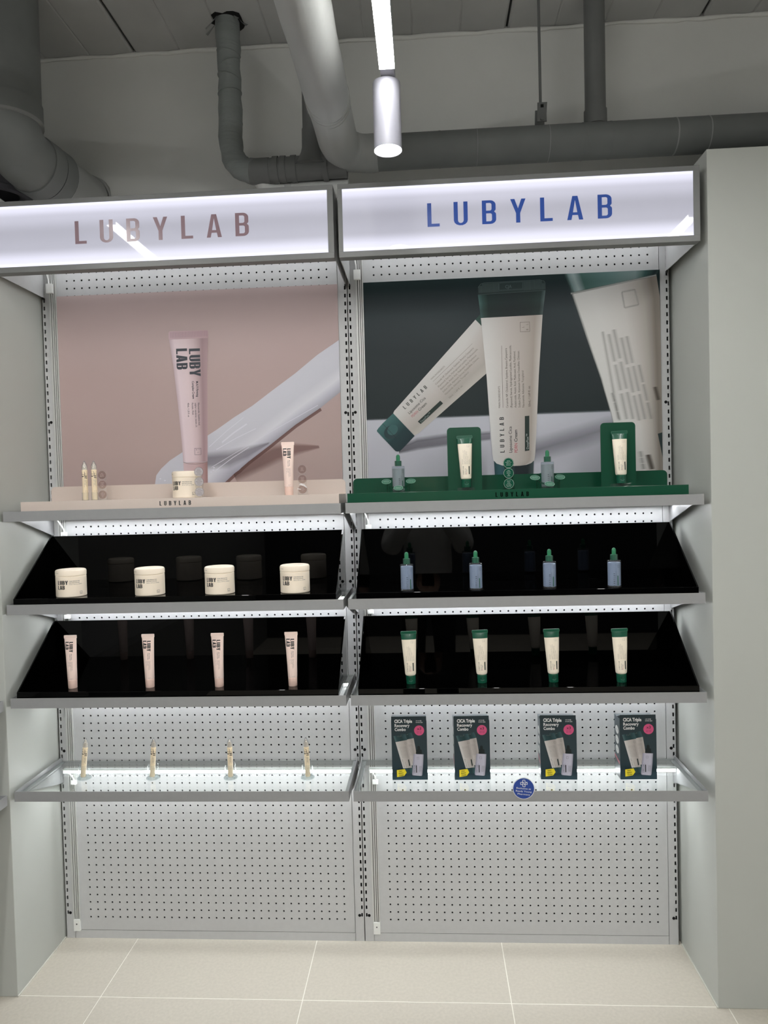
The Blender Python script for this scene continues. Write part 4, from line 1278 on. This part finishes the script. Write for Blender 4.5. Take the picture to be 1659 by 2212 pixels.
# --- cartons
def make_carton():
    t = thing('carton', '', 'box', (0, 0, 0), 0, 'dark teal combo cartons')
    w, H, D = 0.0525, 0.1905, 0.056
    box('carton_body', m_boxc, -w, w, 0.0008, D, 0.0, H - 0.0135, t, bev=0.0006)
    plate('front_panel', m_boxc, [(-w, 0.0), (w, 0.0), (w, H - 0.014), (w - 0.0012, H - 0.0135), (w - 0.0015, H), (-w + 0.0005, H), (-w + 0.0003, H - 0.0135), (-w, H - 0.014)], 0.0, 0.0008, t)
    # tuck flap sloping back from the front panel
    fl = MB()
    fl.add([(-w + 0.001, 0.0008, H - 0.0005), (w - 0.002, 0.0008, H - 0.0005), (w - 0.002, 0.032, H - 0.0132), (-w + 0.001, 0.032, H - 0.0132)], [(0, 1, 2, 3)])
    fl.obj('top_flap', M('pale_carton_inside', (150, 168, 168), 0.4), t)
    y = -0.0003
    strip('print_glow', printed('ink_teal_glow', [(0, (64, 96, 112)), (1, (30, 48, 54))], 'v', alpha=[(0, 0.55), (0.4, 0.45), (1, 0)], alpha_axis='v'), [((-w + 0.0006, 0.0006), (w - 0.0006, 0.0006)), ((-w + 0.0006, 0.040), (w - 0.0006, 0.040))], y + 0.0001, 2, t)
    a = Ink()
    a.put(text2d('CICA Triple', 0.0098, 0.0530, bold=0.045), -0.0430, 0.1715)
    a.put(text2d('Recovery', 0.0094, 0.0445, bold=0.025), -0.0425, 0.1590)
    a.put(text2d('Combo', 0.0094, 0.0330, bold=0.025), -0.0425, 0.1472)
    a.put(text2d('\uc2dc\uce74 \ud2b8\ub9ac\ud50c', 0.0028, 0.0170, bold=0.01), 0.0205, 0.1755)
    a.put(text2d('\ub9ac\ucee4\ubc84\ub9ac \ucf64\ubcf4', 0.0028, 0.0205, bold=0.01), 0.0205, 0.1705)
    a.lay('lettering', m_inkw, flat(y - 0.0003), t)
    dsc = Ink().disc(0.0300, 0.1480, 0.0148, 0.0150, 32).lay('pink_disc', m_pinkd, flat(y - 0.0002), t)
    b = Ink()
    b.put(text2d('x3', 0.0082, 0.0122, bold=0.004), 0.0240, 0.1495)
    b.put(text2d('Cream + Serum', 0.0020, 0.0150), 0.0230, 0.1435).put(text2d('50mL + 30mL', 0.0020, 0.0150), 0.0230, 0.1395)
    b.lay('disc_lettering', m_ink, flat(y - 0.0005), dsc)
    # printed tubes and bottle
    cream = printed('ink_box_tube', [(0, (212, 210, 208)), (0.35, (200, 194, 190)), (0.8, (172, 164, 160)), (1, (190, 184, 180))], 'u')
    dk = printed('ink_box_crimp', [(0, (86, 112, 114)), (0.2, (46, 74, 78)), (0.6, (34, 60, 64)), (1, (64, 92, 96))], 'u')
    def ptube(tag_, ox, oz, k, yy):
        def g(a_, b_):
            return (ox + a_ * k, oz + b_ * k)
        strip('print_tube', cream, [(g(-0.0400, 0.1120), g(-0.0045, 0.1185)), (g(-0.0330, 0.0850), g(0.0005, 0.0880)), (g(-0.0190, 0.0330), g(0.0070, 0.0350))], yy, 6, t)
        strip('print_tube_top', dk, [(g(-0.0455, 0.1300), g(-0.0105, 0.1360)), (g(-0.0400, 0.1118), g(-0.0045, 0.1183))], yy, 4, t)
        strip('print_tube_cap', dk, [(g(-0.0180, 0.0330), g(0.0068, 0.0352)), (g(-0.0130, 0.0165), g(0.0090, 0.0175))], yy, 4, t)
        i2 = Ink()
        i2.put(text2d('C J A', 0.003 * k, 0.012 * k), *g(-0.033, 0.1275), 9)
        ang = 104
        i2.put(word2d('LUBYLAB', 0.0032 * k, 0.0250 * k, 0.22), *g(-0.0135, 0.0350), ang)
        i2.put(text2d('Liposome Cica', 0.0024 * k, 0.017 * k), *g(-0.0080, 0.0360), ang)
        for q in range(6):
            i2.put(text2d('Ceramide NP, Cholesterol, Squalane', 0.0017 * k, 0.035 * k), *g(-0.0185 + q * 0.0033, 0.0640 + q * 0.0004), ang)
        i2.frame(*sorted((g(-0.0130, 0)[0], g(-0.0070, 0)[0])), *sorted((g(0, 0.1060)[1], g(0, 0.1115)[1])), 0.0004)
        i2.lay('print_tube_text', m_inkgr, flat(yy - 0.0002), t)
        Ink().poly([g(-0.0010, 0.0400), g(0.0024, 0.0408), g(-0.0010, 0.0600), g(-0.0042, 0.0590)]).lay('print_tube_bar', m_inkg, flat(yy - 0.0003), t)
    ptube('b', 0.0175, 0.0115, 0.96, y - 0.0003)
    ptube('a', -0.0010, 0.0020, 1.0, y - 0.0007)
    strip('print_bottle', printed('ink_box_bottle', [(0, (150, 148, 166)), (0.2, (190, 188, 204)), (0.8, (196, 194, 208)), (1, (160, 158, 174))], 'u'), [((0.0120, 0.0780), (0.0415, 0.0765)), ((0.0090, 0.0480), (0.0395, 0.0470)), ((0.0060, 0.0170), (0.0360, 0.0145)), ((0.0080, 0.0140), (0.0340, 0.0118))], y - 0.0011, 6, t)
    strip('print_dropper', M('ink_black_green', (16, 28, 30), 0.4), [((0.0255, 0.1020), (0.0295, 0.1020)), ((0.0235, 0.0990), (0.0315, 0.0988)), ((0.0235, 0.0920), (0.0318, 0.0918)), ((0.0200, 0.0905), (0.0362, 0.0898)), ((0.0185, 0.0785), (0.0368, 0.0778))], y - 0.0011, 3, t)
    i3 = Ink()
    i3.put(word2d('LUBYLAB', 0.0034, 0.0230, 0.22), 0.0140, 0.0210, 86)
    i3.put(text2d('Liposome Cica PDRN Serum', 0.0016, 0.028), 0.0165, 0.0210, 86)
    i3.frame(0.0215, 0.0275, 0.0625, 0.0690, 0.0004)
    for q in range(5):
        i3.put(text2d('Ceramide NP, Cholesterol', 0.0013, 0.018), 0.0270 + q * 0.0017, 0.0240, 86)
    i3.lay('print_bottle_text', m_inks, flat(y - 0.0014), t)
    Ink().rect(0.0182, 0.0208, 0.0220, 0.0440).lay('print_bottle_bar', m_ink, flat(y - 0.0014), t)
    yt = Ink().poly([(-0.0390, 0.0090), (-0.0175, 0.0125), (-0.0100, 0.0225), (-0.0150, 0.0330), (-0.0390, 0.0300)]).lay('yellow_tag', m_yel, flat(y - 0.0011), t)
    i4 = Ink()
    i4.put(text2d('ONLY', 0.0040, 0.0115, bold=0.02), -0.0335, 0.0245, 5).put(text2d('READY', 0.0040, 0.0145, bold=0.02), -0.0335, 0.0183, 5).put(text2d('YOUNG', 0.0040, 0.0150, bold=0.02), -0.0335, 0.0123, 5)
    i4.lay('tag_lettering', m_ink, flat(y - 0.0014), yt)
    # left side: three pale discs and a pink stripe
    side = lambda a_, b_: (-w - 0.0003, a_, b_)
    for zc in (0.1385, 0.1090, 0.0800):
        d = Ink().disc(0.028, zc, 0.0165, 0.0118).lay('side_disc', M('pale_side_disc', (206, 208, 206), 0.5), side, t)
        Ink().put(text2d('CICA', 0.0035, 0.016, align=0.5), 0.028, zc - 0.0015).lay('disc_lettering', m_ink, lambda a_, b_: (-w - 0.0006, 0.056 - a_, b_), d)
    Ink().poly([(0.006, 0.0420), (0.054, 0.0540), (0.054, 0.0590), (0.006, 0.0500)]).lay('side_stripe', M('side_pink', (196, 110, 124), 0.5), side, t)
    Ink().poly([(0.001, 0.001), (0.055, 0.001), (0.055, 0.0535), (0.001, 0.0400)]).lay('side_grey', m_boxs, side, t)
    return t
CT = make_carton()
CT.location = (0.1660, -0.174, ZG)
CT['label'] = 'dark teal carton on the glass shelf, nearest the pens'
CT.rotation_euler = (0, 0, RAD(1.0))
dup(CT, (0.3510, -0.174, ZG), RAD(1.5), 'dark teal carton on the glass shelf, second from the pens')
dup(CT, (0.6035, -0.174, ZG), RAD(-1.5), 'dark teal carton on the glass shelf, just past the blue sticker')
dup(CT, (0.8330, -0.174, ZG), RAD(1.0), 'dark teal carton on the glass shelf, nearest the right partition')

# --- round blue sticker on the lip of the carton shelf
t = thing('round_sticker', 'round blue pharmacy sticker on the lip of the carton shelf', 'sticker', (0.4865, -0.2753, 0.6190))
MB().prism([(0.0305 * cos(2 * pi * k / 40), 0.0305 * sin(2 * pi * k / 40)) for k in range(40)], -0.0012, lambda a, b, c: (a, c, b)).obj('clear_rim', M('pale_rim', (206, 210, 216), 0.3), t)
Ink().disc(0, 0, 0.0288, n=40).lay('blue_face', m_blue, flat(-0.0015), t)
ik = Ink()
for k, s_ in enumerate(('Exclusive at', 'Ready Young', 'Pharmacy')):
    ik.put(text2d(s_, 0.0048, (0.0400, 0.0440, 0.0350)[k], align=0.5), 0.0, -0.0020 - 0.0082 * k, -5)
ik.lay('lettering', m_inkw, flat(-0.0018), t)
cr = Ink()
q = 0.0034
out = [(-q, 3 * q), (q, 3 * q), (q, q), (3 * q, q), (3 * q, -q), (q, -q), (q, -3 * q), (-q, -3 * q), (-q, -q), (-3 * q, -q), (-3 * q, q), (-q, q), (-q, 3 * q)]
sh = lambda P: [(a * 0.92 + 0.001, b * 0.92 + 0.0145) for a, b in P]
cr.line(sh(out), 0.0013)
cr.line(sh([(-q * 1.2, -q * 0.9), (-q * 1.2, q * 0.9), (0, q * 0.9), (0.3 * q, 0.3 * q), (-q * 0.3, -0.2 * q), (q * 0.3, -q * 1.2), (2.7 * q, 1.3 * q)]), 0.0013)
cr.lay('cross_emblem', m_inkw, flat(-0.0018), t)

# ------------------------------------------------------------------ lamps
def light_bar(x, y1, label, y0=-4.6, spot=False):
    t = thing('light_bar', label, 'ceiling lamp', (x, y1, 2.40), 0, 'linear ceiling lamps')
    L = y0 - y1
    box('diffuser', m_bar, -0.0168, 0.0168, L, 0.0, 0.0, 0.009, t)
    box('housing', m_lamp, -0.0168, 0.0168, L, 0.0, 0.0092, 0.045, t)
    box('end_piece', m_lamp, -0.0155, 0.0155, 0.0002, 0.105, 0.0006, 0.044, t)
    for yy in (-0.9, L + 0.3):
        MB().tube([(0, yy, 0.045), (0, yy, 0.502)], 0.0012, 8).obj('wire', m_lamp, t)
    return t
light_bar(0.1705, -0.656, 'long lit ceiling lamp bar running towards the viewer')
light_bar(-0.820, -0.686, 'long ceiling lamp bar mirrored in the left sign')
light_bar(1.198, -0.876, 'long ceiling lamp bar mirrored in the right sign corner')
light_bar(-0.330, -2.75, 'added unseen fill lamp bar behind the viewer, nearer the left partition')  # this bar and the next are unseen, added to light the display fronts
light_bar(0.690, -2.75, 'added unseen fill lamp bar behind the viewer, nearer the right partition')
t = thing('spot_lamp', 'white cylinder spot lamp hanging at the end of the lamp bar', 'ceiling lamp', (0.1660, -0.600, 2.247))
MB().lathe([(0.0306, 0.003), (0.0320, 0.0), (0.0320, 0.152), (0.0306, 0.1530)], 48, cap=False).obj('shade', m_lamp, t, smooth=35)
MB().lathe([(0.0001, 0.1530), (0.0308, 0.1530)], 48, cap=False).obj('top_cap', m_lamp, t)
MB().lathe([(0.0001, 0.0028), (0.0308, 0.0028)], 48, cap=False).obj('lens', m_spot, t)

# ------------------------------------------------------------------ pipes
def bend(a, c, b, n=8):
    """quadratic bend from a to b with corner c"""
    A, C, B = Vector(a), Vector(c), Vector(b)
    return [A * (1 - s_) ** 2 + C * 2 * s_ * (1 - s_) + B * s_ ** 2 for s_ in [k / n for k in range(n + 1)]]
def wob(path, amp):
    return [Vector(p) + Vector((random.uniform(-amp, amp), random.uniform(-amp, amp), random.uniform(-amp, amp))) for p in path]
def ring(name, mat, c, axis, r, h, parent):
    A = Vector(axis).normalized() * h / 2
    c = Vector(c)
    return MB().tube([c - A, c + A], r, 32).obj(name, mat, parent, smooth=40)

t = thing('drain_pipe', 'thick dark grey pipe running along the wall above the signs', 'pipe', (0, 0, 0))
MB().tube([(x_, -0.1, 2.4795) for x_ in [0.05 + 0.1 * k for k in range(30)]], 0.0505, 32).obj('pipe', m_pipe, t, smooth=40)
for x_, h, mm in ((0.985, 0.004, m_wrap2), (1.078, 0.003, m_wrap2), (0.62, 0.0012, m_wrap2), (0.72, 0.004, m_pipe), (0.80, 0.005, m_pipe), (0.41, 0.0012, m_wrap2), (0.30, 0.006, m_pipe)):
    ring('joint_band', mm, (x_, -0.1, 2.4795), (1, 0.0, 0), 0.0512, h, t)
t = thing('insulated_pipe', 'pale wrapped pipe running from the wall towards the viewer', 'pipe', (0, 0, 0))
pp = [(0.115, -0.1, 2.4795)] + bend((0.10, -0.1, 2.4795), (0.006, -0.1, 2.479), (0.005, -0.20, 2.479), 10) + [(0.005, -0.2 - 0.09 * k, 2.479) for k in range(1, 50)]
MB().tube(pp, [0.053 + 0.004 * min(1, k / 12) + random.uniform(-0.0012, 0.0012) for k in range(len(pp))], 32).obj('wrap', m_wrap2, t, smooth=60)
for y_, rr in ((-0.385, 0.0592), (-0.40, 0.0598), (-0.412, 0.0592), (-0.43, 0.0588)):
    ring('wrap_fold', m_wrap2, (0.005, y_, 2.479), (0.25 * random.uniform(-1, 1), 1, 0.35), rr, 0.003, t)
cl = MB().prism([(-0.012, 0.0), (0.012, 0.0), (0.012, 0.055), (-0.012, 0.05)], 0.004, lambda a, b, c: (-0.058 + c, -0.36 + a, 2.475 + b)).obj('pipe_clip', m_pipe2, t)

t = thing('wrapped_duct', 'grey wrinkled wrapped pipe dropping from the ceiling', 'pipe', (0, 0, 0))
pp = [(-0.332, -0.095, 2.91 - 0.03 * k) for k in range(12)] + bend((-0.333, -0.097, 2.555), (-0.336, -0.1, 2.455), (-0.275, -0.1, 2.447), 10) + [(-0.24, -0.1, 2.444)]
pp = wob(pp[:-3], 0.0018) + pp[-3:]
MB().tube(pp, [0.0355 + random.uniform(-0.0022, 0.0022) for _ in pp], 28).obj('wrap', m_wrap, t, smooth=60)
for k in range(7):
    z_ = 2.60 + 0.042 * k + random.uniform(-0.012, 0.012)
    ring('wrap_fold', m_wrap, (-0.332, -0.096, z_), (random.uniform(-0.45, 0.45), random.uniform(-0.2, 0.2), 1), 0.0366, 0.0012, t)
hp = []
for k in range(18):
    a = 2 * pi * k / 18
    r_ = 0.044 + random.uniform(-0.004, 0.012)
    hp.append((r_ * cos(a), r_ * sin(a)))
MB().prism(hp, -0.0012, lambda a, b, c: (-0.330 + a, -0.095 + b, 2.8998 + c)).obj('torn_hole', m_dark, t)
for (a, l, w_) in ((200, 0.05, 0.010), (230, 0.04, 0.012), (-20, 0.045, 0.010), (-50, 0.03, 0.01), (170, 0.05, 0.006)):
    ca_, sa_ = cos(RAD(a)), sin(RAD(a))
    p0 = Vector((-0.332 + 0.041 * ca_, -0.095 + 0.041 * sa_, 2.898))
    MB().add([p0, p0 + Vector((-sa_ * w_, ca_ * w_, -0.004)), p0 + Vector((ca_ * l * 0.6 - sa_ * w_, sa_ * l * 0.3, -l * 0.5)), p0 + Vector((ca_ * l * 0.5, sa_ * l * 0.3, -l * 0.6))], [(0, 1, 2, 3)]).obj('torn_flap', m_pipe, t)

t = thing('tee_pipe', 'dark grey plastic tee pipe beside the wrapped pipes', 'pipe', (0, 0, 0))
MB().tube([(-0.255, -0.1, 2.4445), (-0.20, -0.1, 2.4445), (-0.12, -0.1, 2.4460), (0.0, -0.1, 2.448), (0.02, -0.1, 2.448)], 0.0355, 32).obj('run', m_pipe2, t, smooth=40)
MB().tube(bend((-0.262, -0.098, 2.4455), (-0.285, -0.1, 2.4450), (-0.262, -0.1, 2.4440), 4) + [(-0.215, -0.1, 2.4445)], 0.0370, 32).obj('elbow', m_pipe2, t, smooth=40)
for x_ in (-0.195, -0.172, -0.14, -0.045):
    ring('socket', m_pipe2, (x_, -0.1, 2.4455), (1, 0, 0.01), 0.0385, 0.016, t)
MB().tube([(-0.086, -0.1, 2.445), (-0.086, -0.1, 2.4660), (-0.086, -0.1, 2.4780), (-0.086, -0.1, 2.4900), (-0.086, -0.1, 2.5050), (-0.086, -0.1, 2.56)], [0.058, 0.046, 0.038, 0.0325, 0.0290, 0.0280], 28).obj('branch', m_pipe2, t, smooth=50)
MB().tube([(-0.086, -0.1, 2.55), (-0.084, -0.1, 2.9)], 0.0255, 28).obj('riser_pipe', m_pipe2, t, smooth=50)

t = thing('white_pipe', 'white pipe bend half hidden behind the left sign', 'pipe', (0, 0, 0))
MB().tube(bend((-0.245, -0.085, 2.440), (-0.245, -0.07, 2.402), (-0.205, -0.06, 2.400)) + [(0.02, -0.06, 2.398)], 0.027, 24).obj('bend', M('white_pipe_paint', (206, 208, 206), 0.5), t, smooth=50)
ring('band', M('white_pipe_band', (190, 192, 190), 0.5), (-0.165, -0.06, 2.399), (1, 0, 0), 0.0285, 0.02, t)

t = thing('vent_pipe', 'dark grey upright pipe standing on the thick pipe', 'pipe', (0, 0, 0))
MB().tube([(0.7605, -0.1, 2.52), (0.7620, -0.1, 2.9)], 0.0300, 28).obj('pipe', m_pipe2, t, smooth=40)
ring('collar', m_pipe2, (0.7605, -0.1, 2.545), (0, 0, 1), 0.0330, 0.044, t)
t = thing('pipe_hanger', 'thin rod and clamp hanging the thick pipe from the ceiling', 'hanger', (0, 0, 0))
MB().tube([(0.601, -0.1, 2.59), (0.601, -0.1, 2.9)], 0.0042, 12).obj('rod', m_pipe2, t, smooth=50)
ring('nut', m_pipe2, (0.601, -0.1, 2.594), (0, 0, 1), 0.0062, 0.010, t)
cl = MB().prism([(-0.0135, 0), (0.0145, 0), (0.014, 0.02), (0.0165, 0.055), (-0.0115, 0.055), (-0.012, 0.02)], 0.004, lambda a, b, c: (0.600 + a, -0.124 + c, 2.534 + b)).obj('clamp', m_pipe2, t)
MB().prism([(-0.0135, 0), (0.0145, 0), (0.0165, 0.055), (-0.0115, 0.055)], 0.004, lambda a, b, c: (0.600 + a, -0.080 + c, 2.534 + b)).obj('clamp', m_pipe2, t)
box('clamp_window', m_dark, 0.597, 0.606, -0.1246, -0.1238, 2.574, 2.583, t)
ring('bolt', m_pipe2, (0.6005, -0.125, 2.541), (0, 1, 0), 0.0048, 0.006, t)

t = thing('soil_pipe', 'large grey pipe with elbow in the upper left corner', 'pipe', (0, 0, 0))
MB().tube([(-0.912, -0.30, 2.53), (-0.910, -0.30, 2.9)], 0.0865, 40).obj('stack', m_pipe, t, smooth=40)
ring('collar', m_pipe, (-0.912, -0.30, 2.553), (0, 0, 1), 0.0905, 0.05, t)
ring('rim', M('pipe_rim', (134, 136, 134), 0.5), (-0.912, -0.30, 2.525), (0, 0, 1), 0.0915, 0.007, t)
el = bend((-0.912, -0.30, 2.535), (-0.912, -0.30, 2.452), (-0.893, -0.205, 2.447), 14)
MB().tube(el, 0.0830, 40).obj('elbow', m_pipe, t, smooth=40)
dr = Vector((0.19, 1.0, -0.05)).normalized()
e0 = Vector(el[-1])
MB().tube([e0 - dr * 0.012, e0 + dr * 0.035], 0.0868, 40).obj('socket', m_pipe, t, smooth=40)
ring('gasket', m_dark, e0 + dr * 0.0365, dr, 0.0850, 0.004, t)
MB().tube([e0 + dr * 0.038, e0 + dr * 0.085], 0.0860, 40).obj('socket', m_pipe, t, smooth=40)
ring('gasket', m_dark, e0 + dr * 0.0865, dr, 0.0835, 0.004, t)
MB().tube([e0 + dr * 0.088, e0 + dr * 0.236], 0.0780, 40).obj('outlet', m_wrap2, t, smooth=40)
fo = []
for k in range(14):
    a = pi * (-0.15 + 0.95 * k / 13)
    fo.append(Vector((-0.849 + 0.080 * cos(a), 0.024 + random.uniform(-0.003, 0.003), 2.436 + 0.080 * sin(a))))
MB().tube(fo, [random.uniform(0.004, 0.010) for _ in fo], 8).obj('sealing_foam', m_wrap2, t, smooth=60)
t = thing('duct_mouth', 'dark round duct mouth at the left edge above the sign', 'duct', (0, 0, 0))
MB().lathe([(0.060, 0.016), (0.078, 0.004), (0.088, 0.0), (0.098, 0.004), (0.098, 0.018), (0.090, 0.024), (0.090, 0.16)], 40, (-1.080, -0.085, 2.405), cap=False).obj('mouth', M('purple_grey_duct', (92, 92, 98), 0.5), t, smooth=40)

# ------------------------------------------------------------------ the photographer, seen mirrored in the black trays
def skinned(name, joints, links, mat, parent, root=0, sub=2):
    """joints: name -> (point, radius); one surface grown over the linked joints"""
    ks = list(joints)
    me = bpy.data.meshes.new(name)
    me.from_pydata([joints[k][0] for k in ks], [(ks.index(a), ks.index(b)) for a, b in links], [])
    me.materials.append(mat)
    o = bpy.data.objects.new(name, me)
    COL.objects.link(o)
    o.parent = parent
    o.modifiers.new('skin', 'SKIN').use_smooth_shade = True
    lay = me.skin_vertices[0].data if me.skin_vertices else None
    if lay is None:
        lay = me.attributes.get('skin_vertex')
    for i, k in enumerate(ks):
        r = joints[k][1]
        lay[i].radius = r if isinstance(r, tuple) else (r, r)
        lay[i].use_root = (i == root)
    ss = o.modifiers.new('smooth', 'SUBSURF')
    ss.levels = 1
    ss.render_levels = sub
    return o

m_skin = M('skin', (222, 178, 152), 0.5)
m_coat = M('white_jacket_cloth', (216, 216, 214), 0.8, var=0.04, scale=20, bump=0.4, bscale=14)
m_trous = M('dark_trousers', (34, 36, 42), 0.8)
m_hair = M('dark_hair', (28, 22, 20), 0.5)
cx, py = 0.234, -2.60
pers = thing('person', 'person in a white jacket photographing the display, mirrored in the black trays', 'person', (cx, py, 0.0))
J = {'pelvis': ((0, 0, 0.90), (0.135, 0.10)), 'waist': ((0, 0, 1.03), (0.12, 0.09)), 'chest': ((0, 0.0, 1.20), (0.14, 0.10)), 'collar': ((0, 0, 1.31), (0.09, 0.07)),
     'neck': ((0, 0.015, 1.385), 0.05), 'jaw': ((0, 0.04, 1.44), (0.058, 0.066)), 'skull': ((0, 0.03, 1.51), (0.074, 0.088)), 'crown': ((0, 0.02, 1.575), (0.060, 0.072)),
     'nose0': ((0, 0.105, 1.488), 0.013), 'nose': ((0, 0.135, 1.474), 0.010)}
LK = [('pelvis', 'waist'), ('waist', 'chest'), ('chest', 'collar'), ('collar', 'neck'), ('neck', 'jaw'), ('jaw', 'skull'), ('skull', 'crown'), ('skull', 'nose0'), ('nose0', 'nose')]
for sd, sx in (('l', -1), ('r', 1)):
    J.update({'ear' + sd: ((sx * 0.082, 0.02, 1.495), 0.014), 'sh' + sd: ((sx * 0.165, 0.0, 1.29), 0.060), 'el' + sd: ((sx * 0.235, 0.12, 1.085), 0.042), 'fo' + sd: ((sx * 0.175, 0.215, 1.19), 0.037),
              'wr' + sd: ((sx * 0.085, 0.285, 1.305), 0.026), 'pa' + sd: ((sx * 0.062, 0.305, 1.345), (0.030, 0.020)), 'pb' + sd: ((sx * 0.055, 0.316, 1.375), (0.026, 0.016)),
              'hip' + sd: ((sx * 0.09, 0, 0.85), 0.088), 'kn' + sd: ((sx * 0.10, 0.02, 0.47), 0.056), 'an' + sd: ((sx * 0.105, -0.01, 0.085), 0.040), 'he' + sd: ((sx * 0.105, -0.03, 0.040), 0.036), 'to' + sd: ((sx * 0.115, 0.13, 0.032), 0.030)})
    LK += [('skull', 'ear' + sd), ('collar', 'sh' + sd), ('sh' + sd, 'el' + sd), ('el' + sd, 'fo' + sd), ('fo' + sd, 'wr' + sd), ('wr' + sd, 'pa' + sd), ('pa' + sd, 'pb' + sd),
           ('pelvis', 'hip' + sd), ('hip' + sd, 'kn' + sd), ('kn' + sd, 'an' + sd), ('an' + sd, 'he' + sd), ('an' + sd, 'to' + sd)]
    for f, (z0, ln) in enumerate(((1.392, 0.92), (1.373, 1.0), (1.354, 0.96), (1.336, 0.82))):
        a, b, c = 'f%d0' % f + sd, 'f%d1' % f + sd, 'f%d2' % f + sd
        J[a] = ((sx * 0.054, 0.334, z0), 0.0092)
        J[b] = ((sx * 0.045, 0.3465, z0 + 0.002), 0.0085)
        J[c] = ((sx * (0.045 - 0.026 * ln), 0.3475, z0 + 0.003), 0.0078)
        LK += [('pb' + sd if f < 2 else 'pa' + sd, a), (a, b), (b, c)]
    J['t0' + sd] = ((sx * 0.050, 0.305, 1.362), 0.0110)
    J['t1' + sd] = ((sx * 0.034, 0.312, 1.385), 0.0098)
    J['t2' + sd] = ((sx * 0.022, 0.317, 1.402), 0.0085)
    LK += [('pa' + sd, 't0' + sd), ('t0' + sd, 't1' + sd), ('t1' + sd, 't2' + sd)]
skinned('body', J, LK, m_skin, pers)
JJ = {'hem': ((0, 0, 0.80), (0.185, 0.145)), 'waist': ((0, 0, 0.98), (0.175, 0.135)), 'chest': ((0, 0, 1.20), (0.175, 0.13)), 'collar': ((0, 0, 1.32), (0.10, 0.085)), 'neck': ((0, 0.01, 1.365), (0.070, 0.068))}
LJ = [('hem', 'waist'), ('waist', 'chest'), ('chest', 'collar'), ('collar', 'neck')]
for sd, sx in (('l', -1), ('r', 1)):
    JJ.update({'sh' + sd: ((sx * 0.175, 0.0, 1.285), 0.082), 'ua' + sd: ((sx * 0.225, 0.06, 1.17), 0.080), 'el' + sd: ((sx * 0.245, 0.12, 1.080), 0.074), 'fo' + sd: ((sx * 0.178, 0.215, 1.19), 0.060), 'cu' + sd: ((sx * 0.105, 0.272, 1.280), 0.042)})
    LJ += [('collar', 'sh' + sd), ('sh' + sd, 'ua' + sd), ('ua' + sd, 'el' + sd), ('el' + sd, 'fo' + sd), ('fo' + sd, 'cu' + sd)]
skinned('jacket', JJ, LJ, m_coat, pers)
JT = {'top': ((0, 0, 0.95), (0.15, 0.115)), 'seat': ((0, 0, 0.87), (0.16, 0.125))}
LT = [('top', 'seat')]
for sd, sx in (('l', -1), ('r', 1)):
    JT.update({'th' + sd: ((sx * 0.095, 0, 0.74), 0.108), 'kn' + sd: ((sx * 0.10, 0.015, 0.47), 0.080), 'cf' + sd: ((sx * 0.105, -0.01, 0.12), 0.070)})
    LT += [('seat', 'th' + sd), ('th' + sd, 'kn' + sd), ('kn' + sd, 'cf' + sd)]
skinned('trousers', JT, LT, m_trous, pers)
skinned('hair', {'top': ((0, -0.005, 1.590), (0.074, 0.080)), 'mid': ((0, -0.030, 1.520), (0.092, 0.082)), 'nape': ((0, -0.055, 1.40), (0.095, 0.052)), 'end': ((0, -0.085, 1.27), (0.085, 0.035))},
        [('top', 'mid'), ('mid', 'nape'), ('nape', 'end')], m_hair, pers)
for sx in (-1, 1):
    e = MB().lathe([(0.0001, -0.011), (0.006, -0.009), (0.0105, -0.003), (0.0105, 0.003), (0.006, 0.009), (0.0001, 0.011)], 12).obj('eye', M('eye_white', (236, 236, 232), 0.2), pers, smooth=80)
    e.location = (sx * 0.030, 0.106, 1.503)
    MB().lathe([(0.0001, 0), (0.0052, 0)], 12, cap=False).obj('iris', m_hair, e)
    ir = kids(e)[0]
    ir.location = (0, 0.0108, 0)
    ir.rotation_euler = (pi / 2, 0, 0)
mo = MB().tube([(-0.020, 0.103, 1.436), (-0.008, 0.110, 1.434), (0.008, 0.110, 1.434), (0.020, 0.103, 1.436)], [0.002, 0.0045, 0.0045, 0.002], 8).obj('mouth', M('lip', (176, 96, 92), 0.5), pers, smooth=80)
for sx in (-1, 1):
    MB().loft([(0.0, 0.046, 0.125), (0.025, 0.046, 0.125), (0.055, 0.040, 0.100), (0.085, 0.040, 0.055)], 24).obj('shoe', M('black_shoe', (20, 20, 22), 0.5), pers, smooth=50).location = (sx * 0.110, 0.045, 0.0)
ph = thing('phone', 'dark phone held up by the person in the white jacket', 'phone', (cx, -2.2730, 1.3300))
plate('phone_body', M('dark_phone', (24, 24, 28), 0.25), rrect(-0.0375, 0.0375, 0.0, 0.158, 0.009), 0.0, 0.008, ph)
Ink().poly(rrect(-0.0345, 0.0345, 0.004, 0.154, 0.007)).lay('screen', M('phone_screen', (8, 8, 10), 0.1), flat(-0.0002), ph)
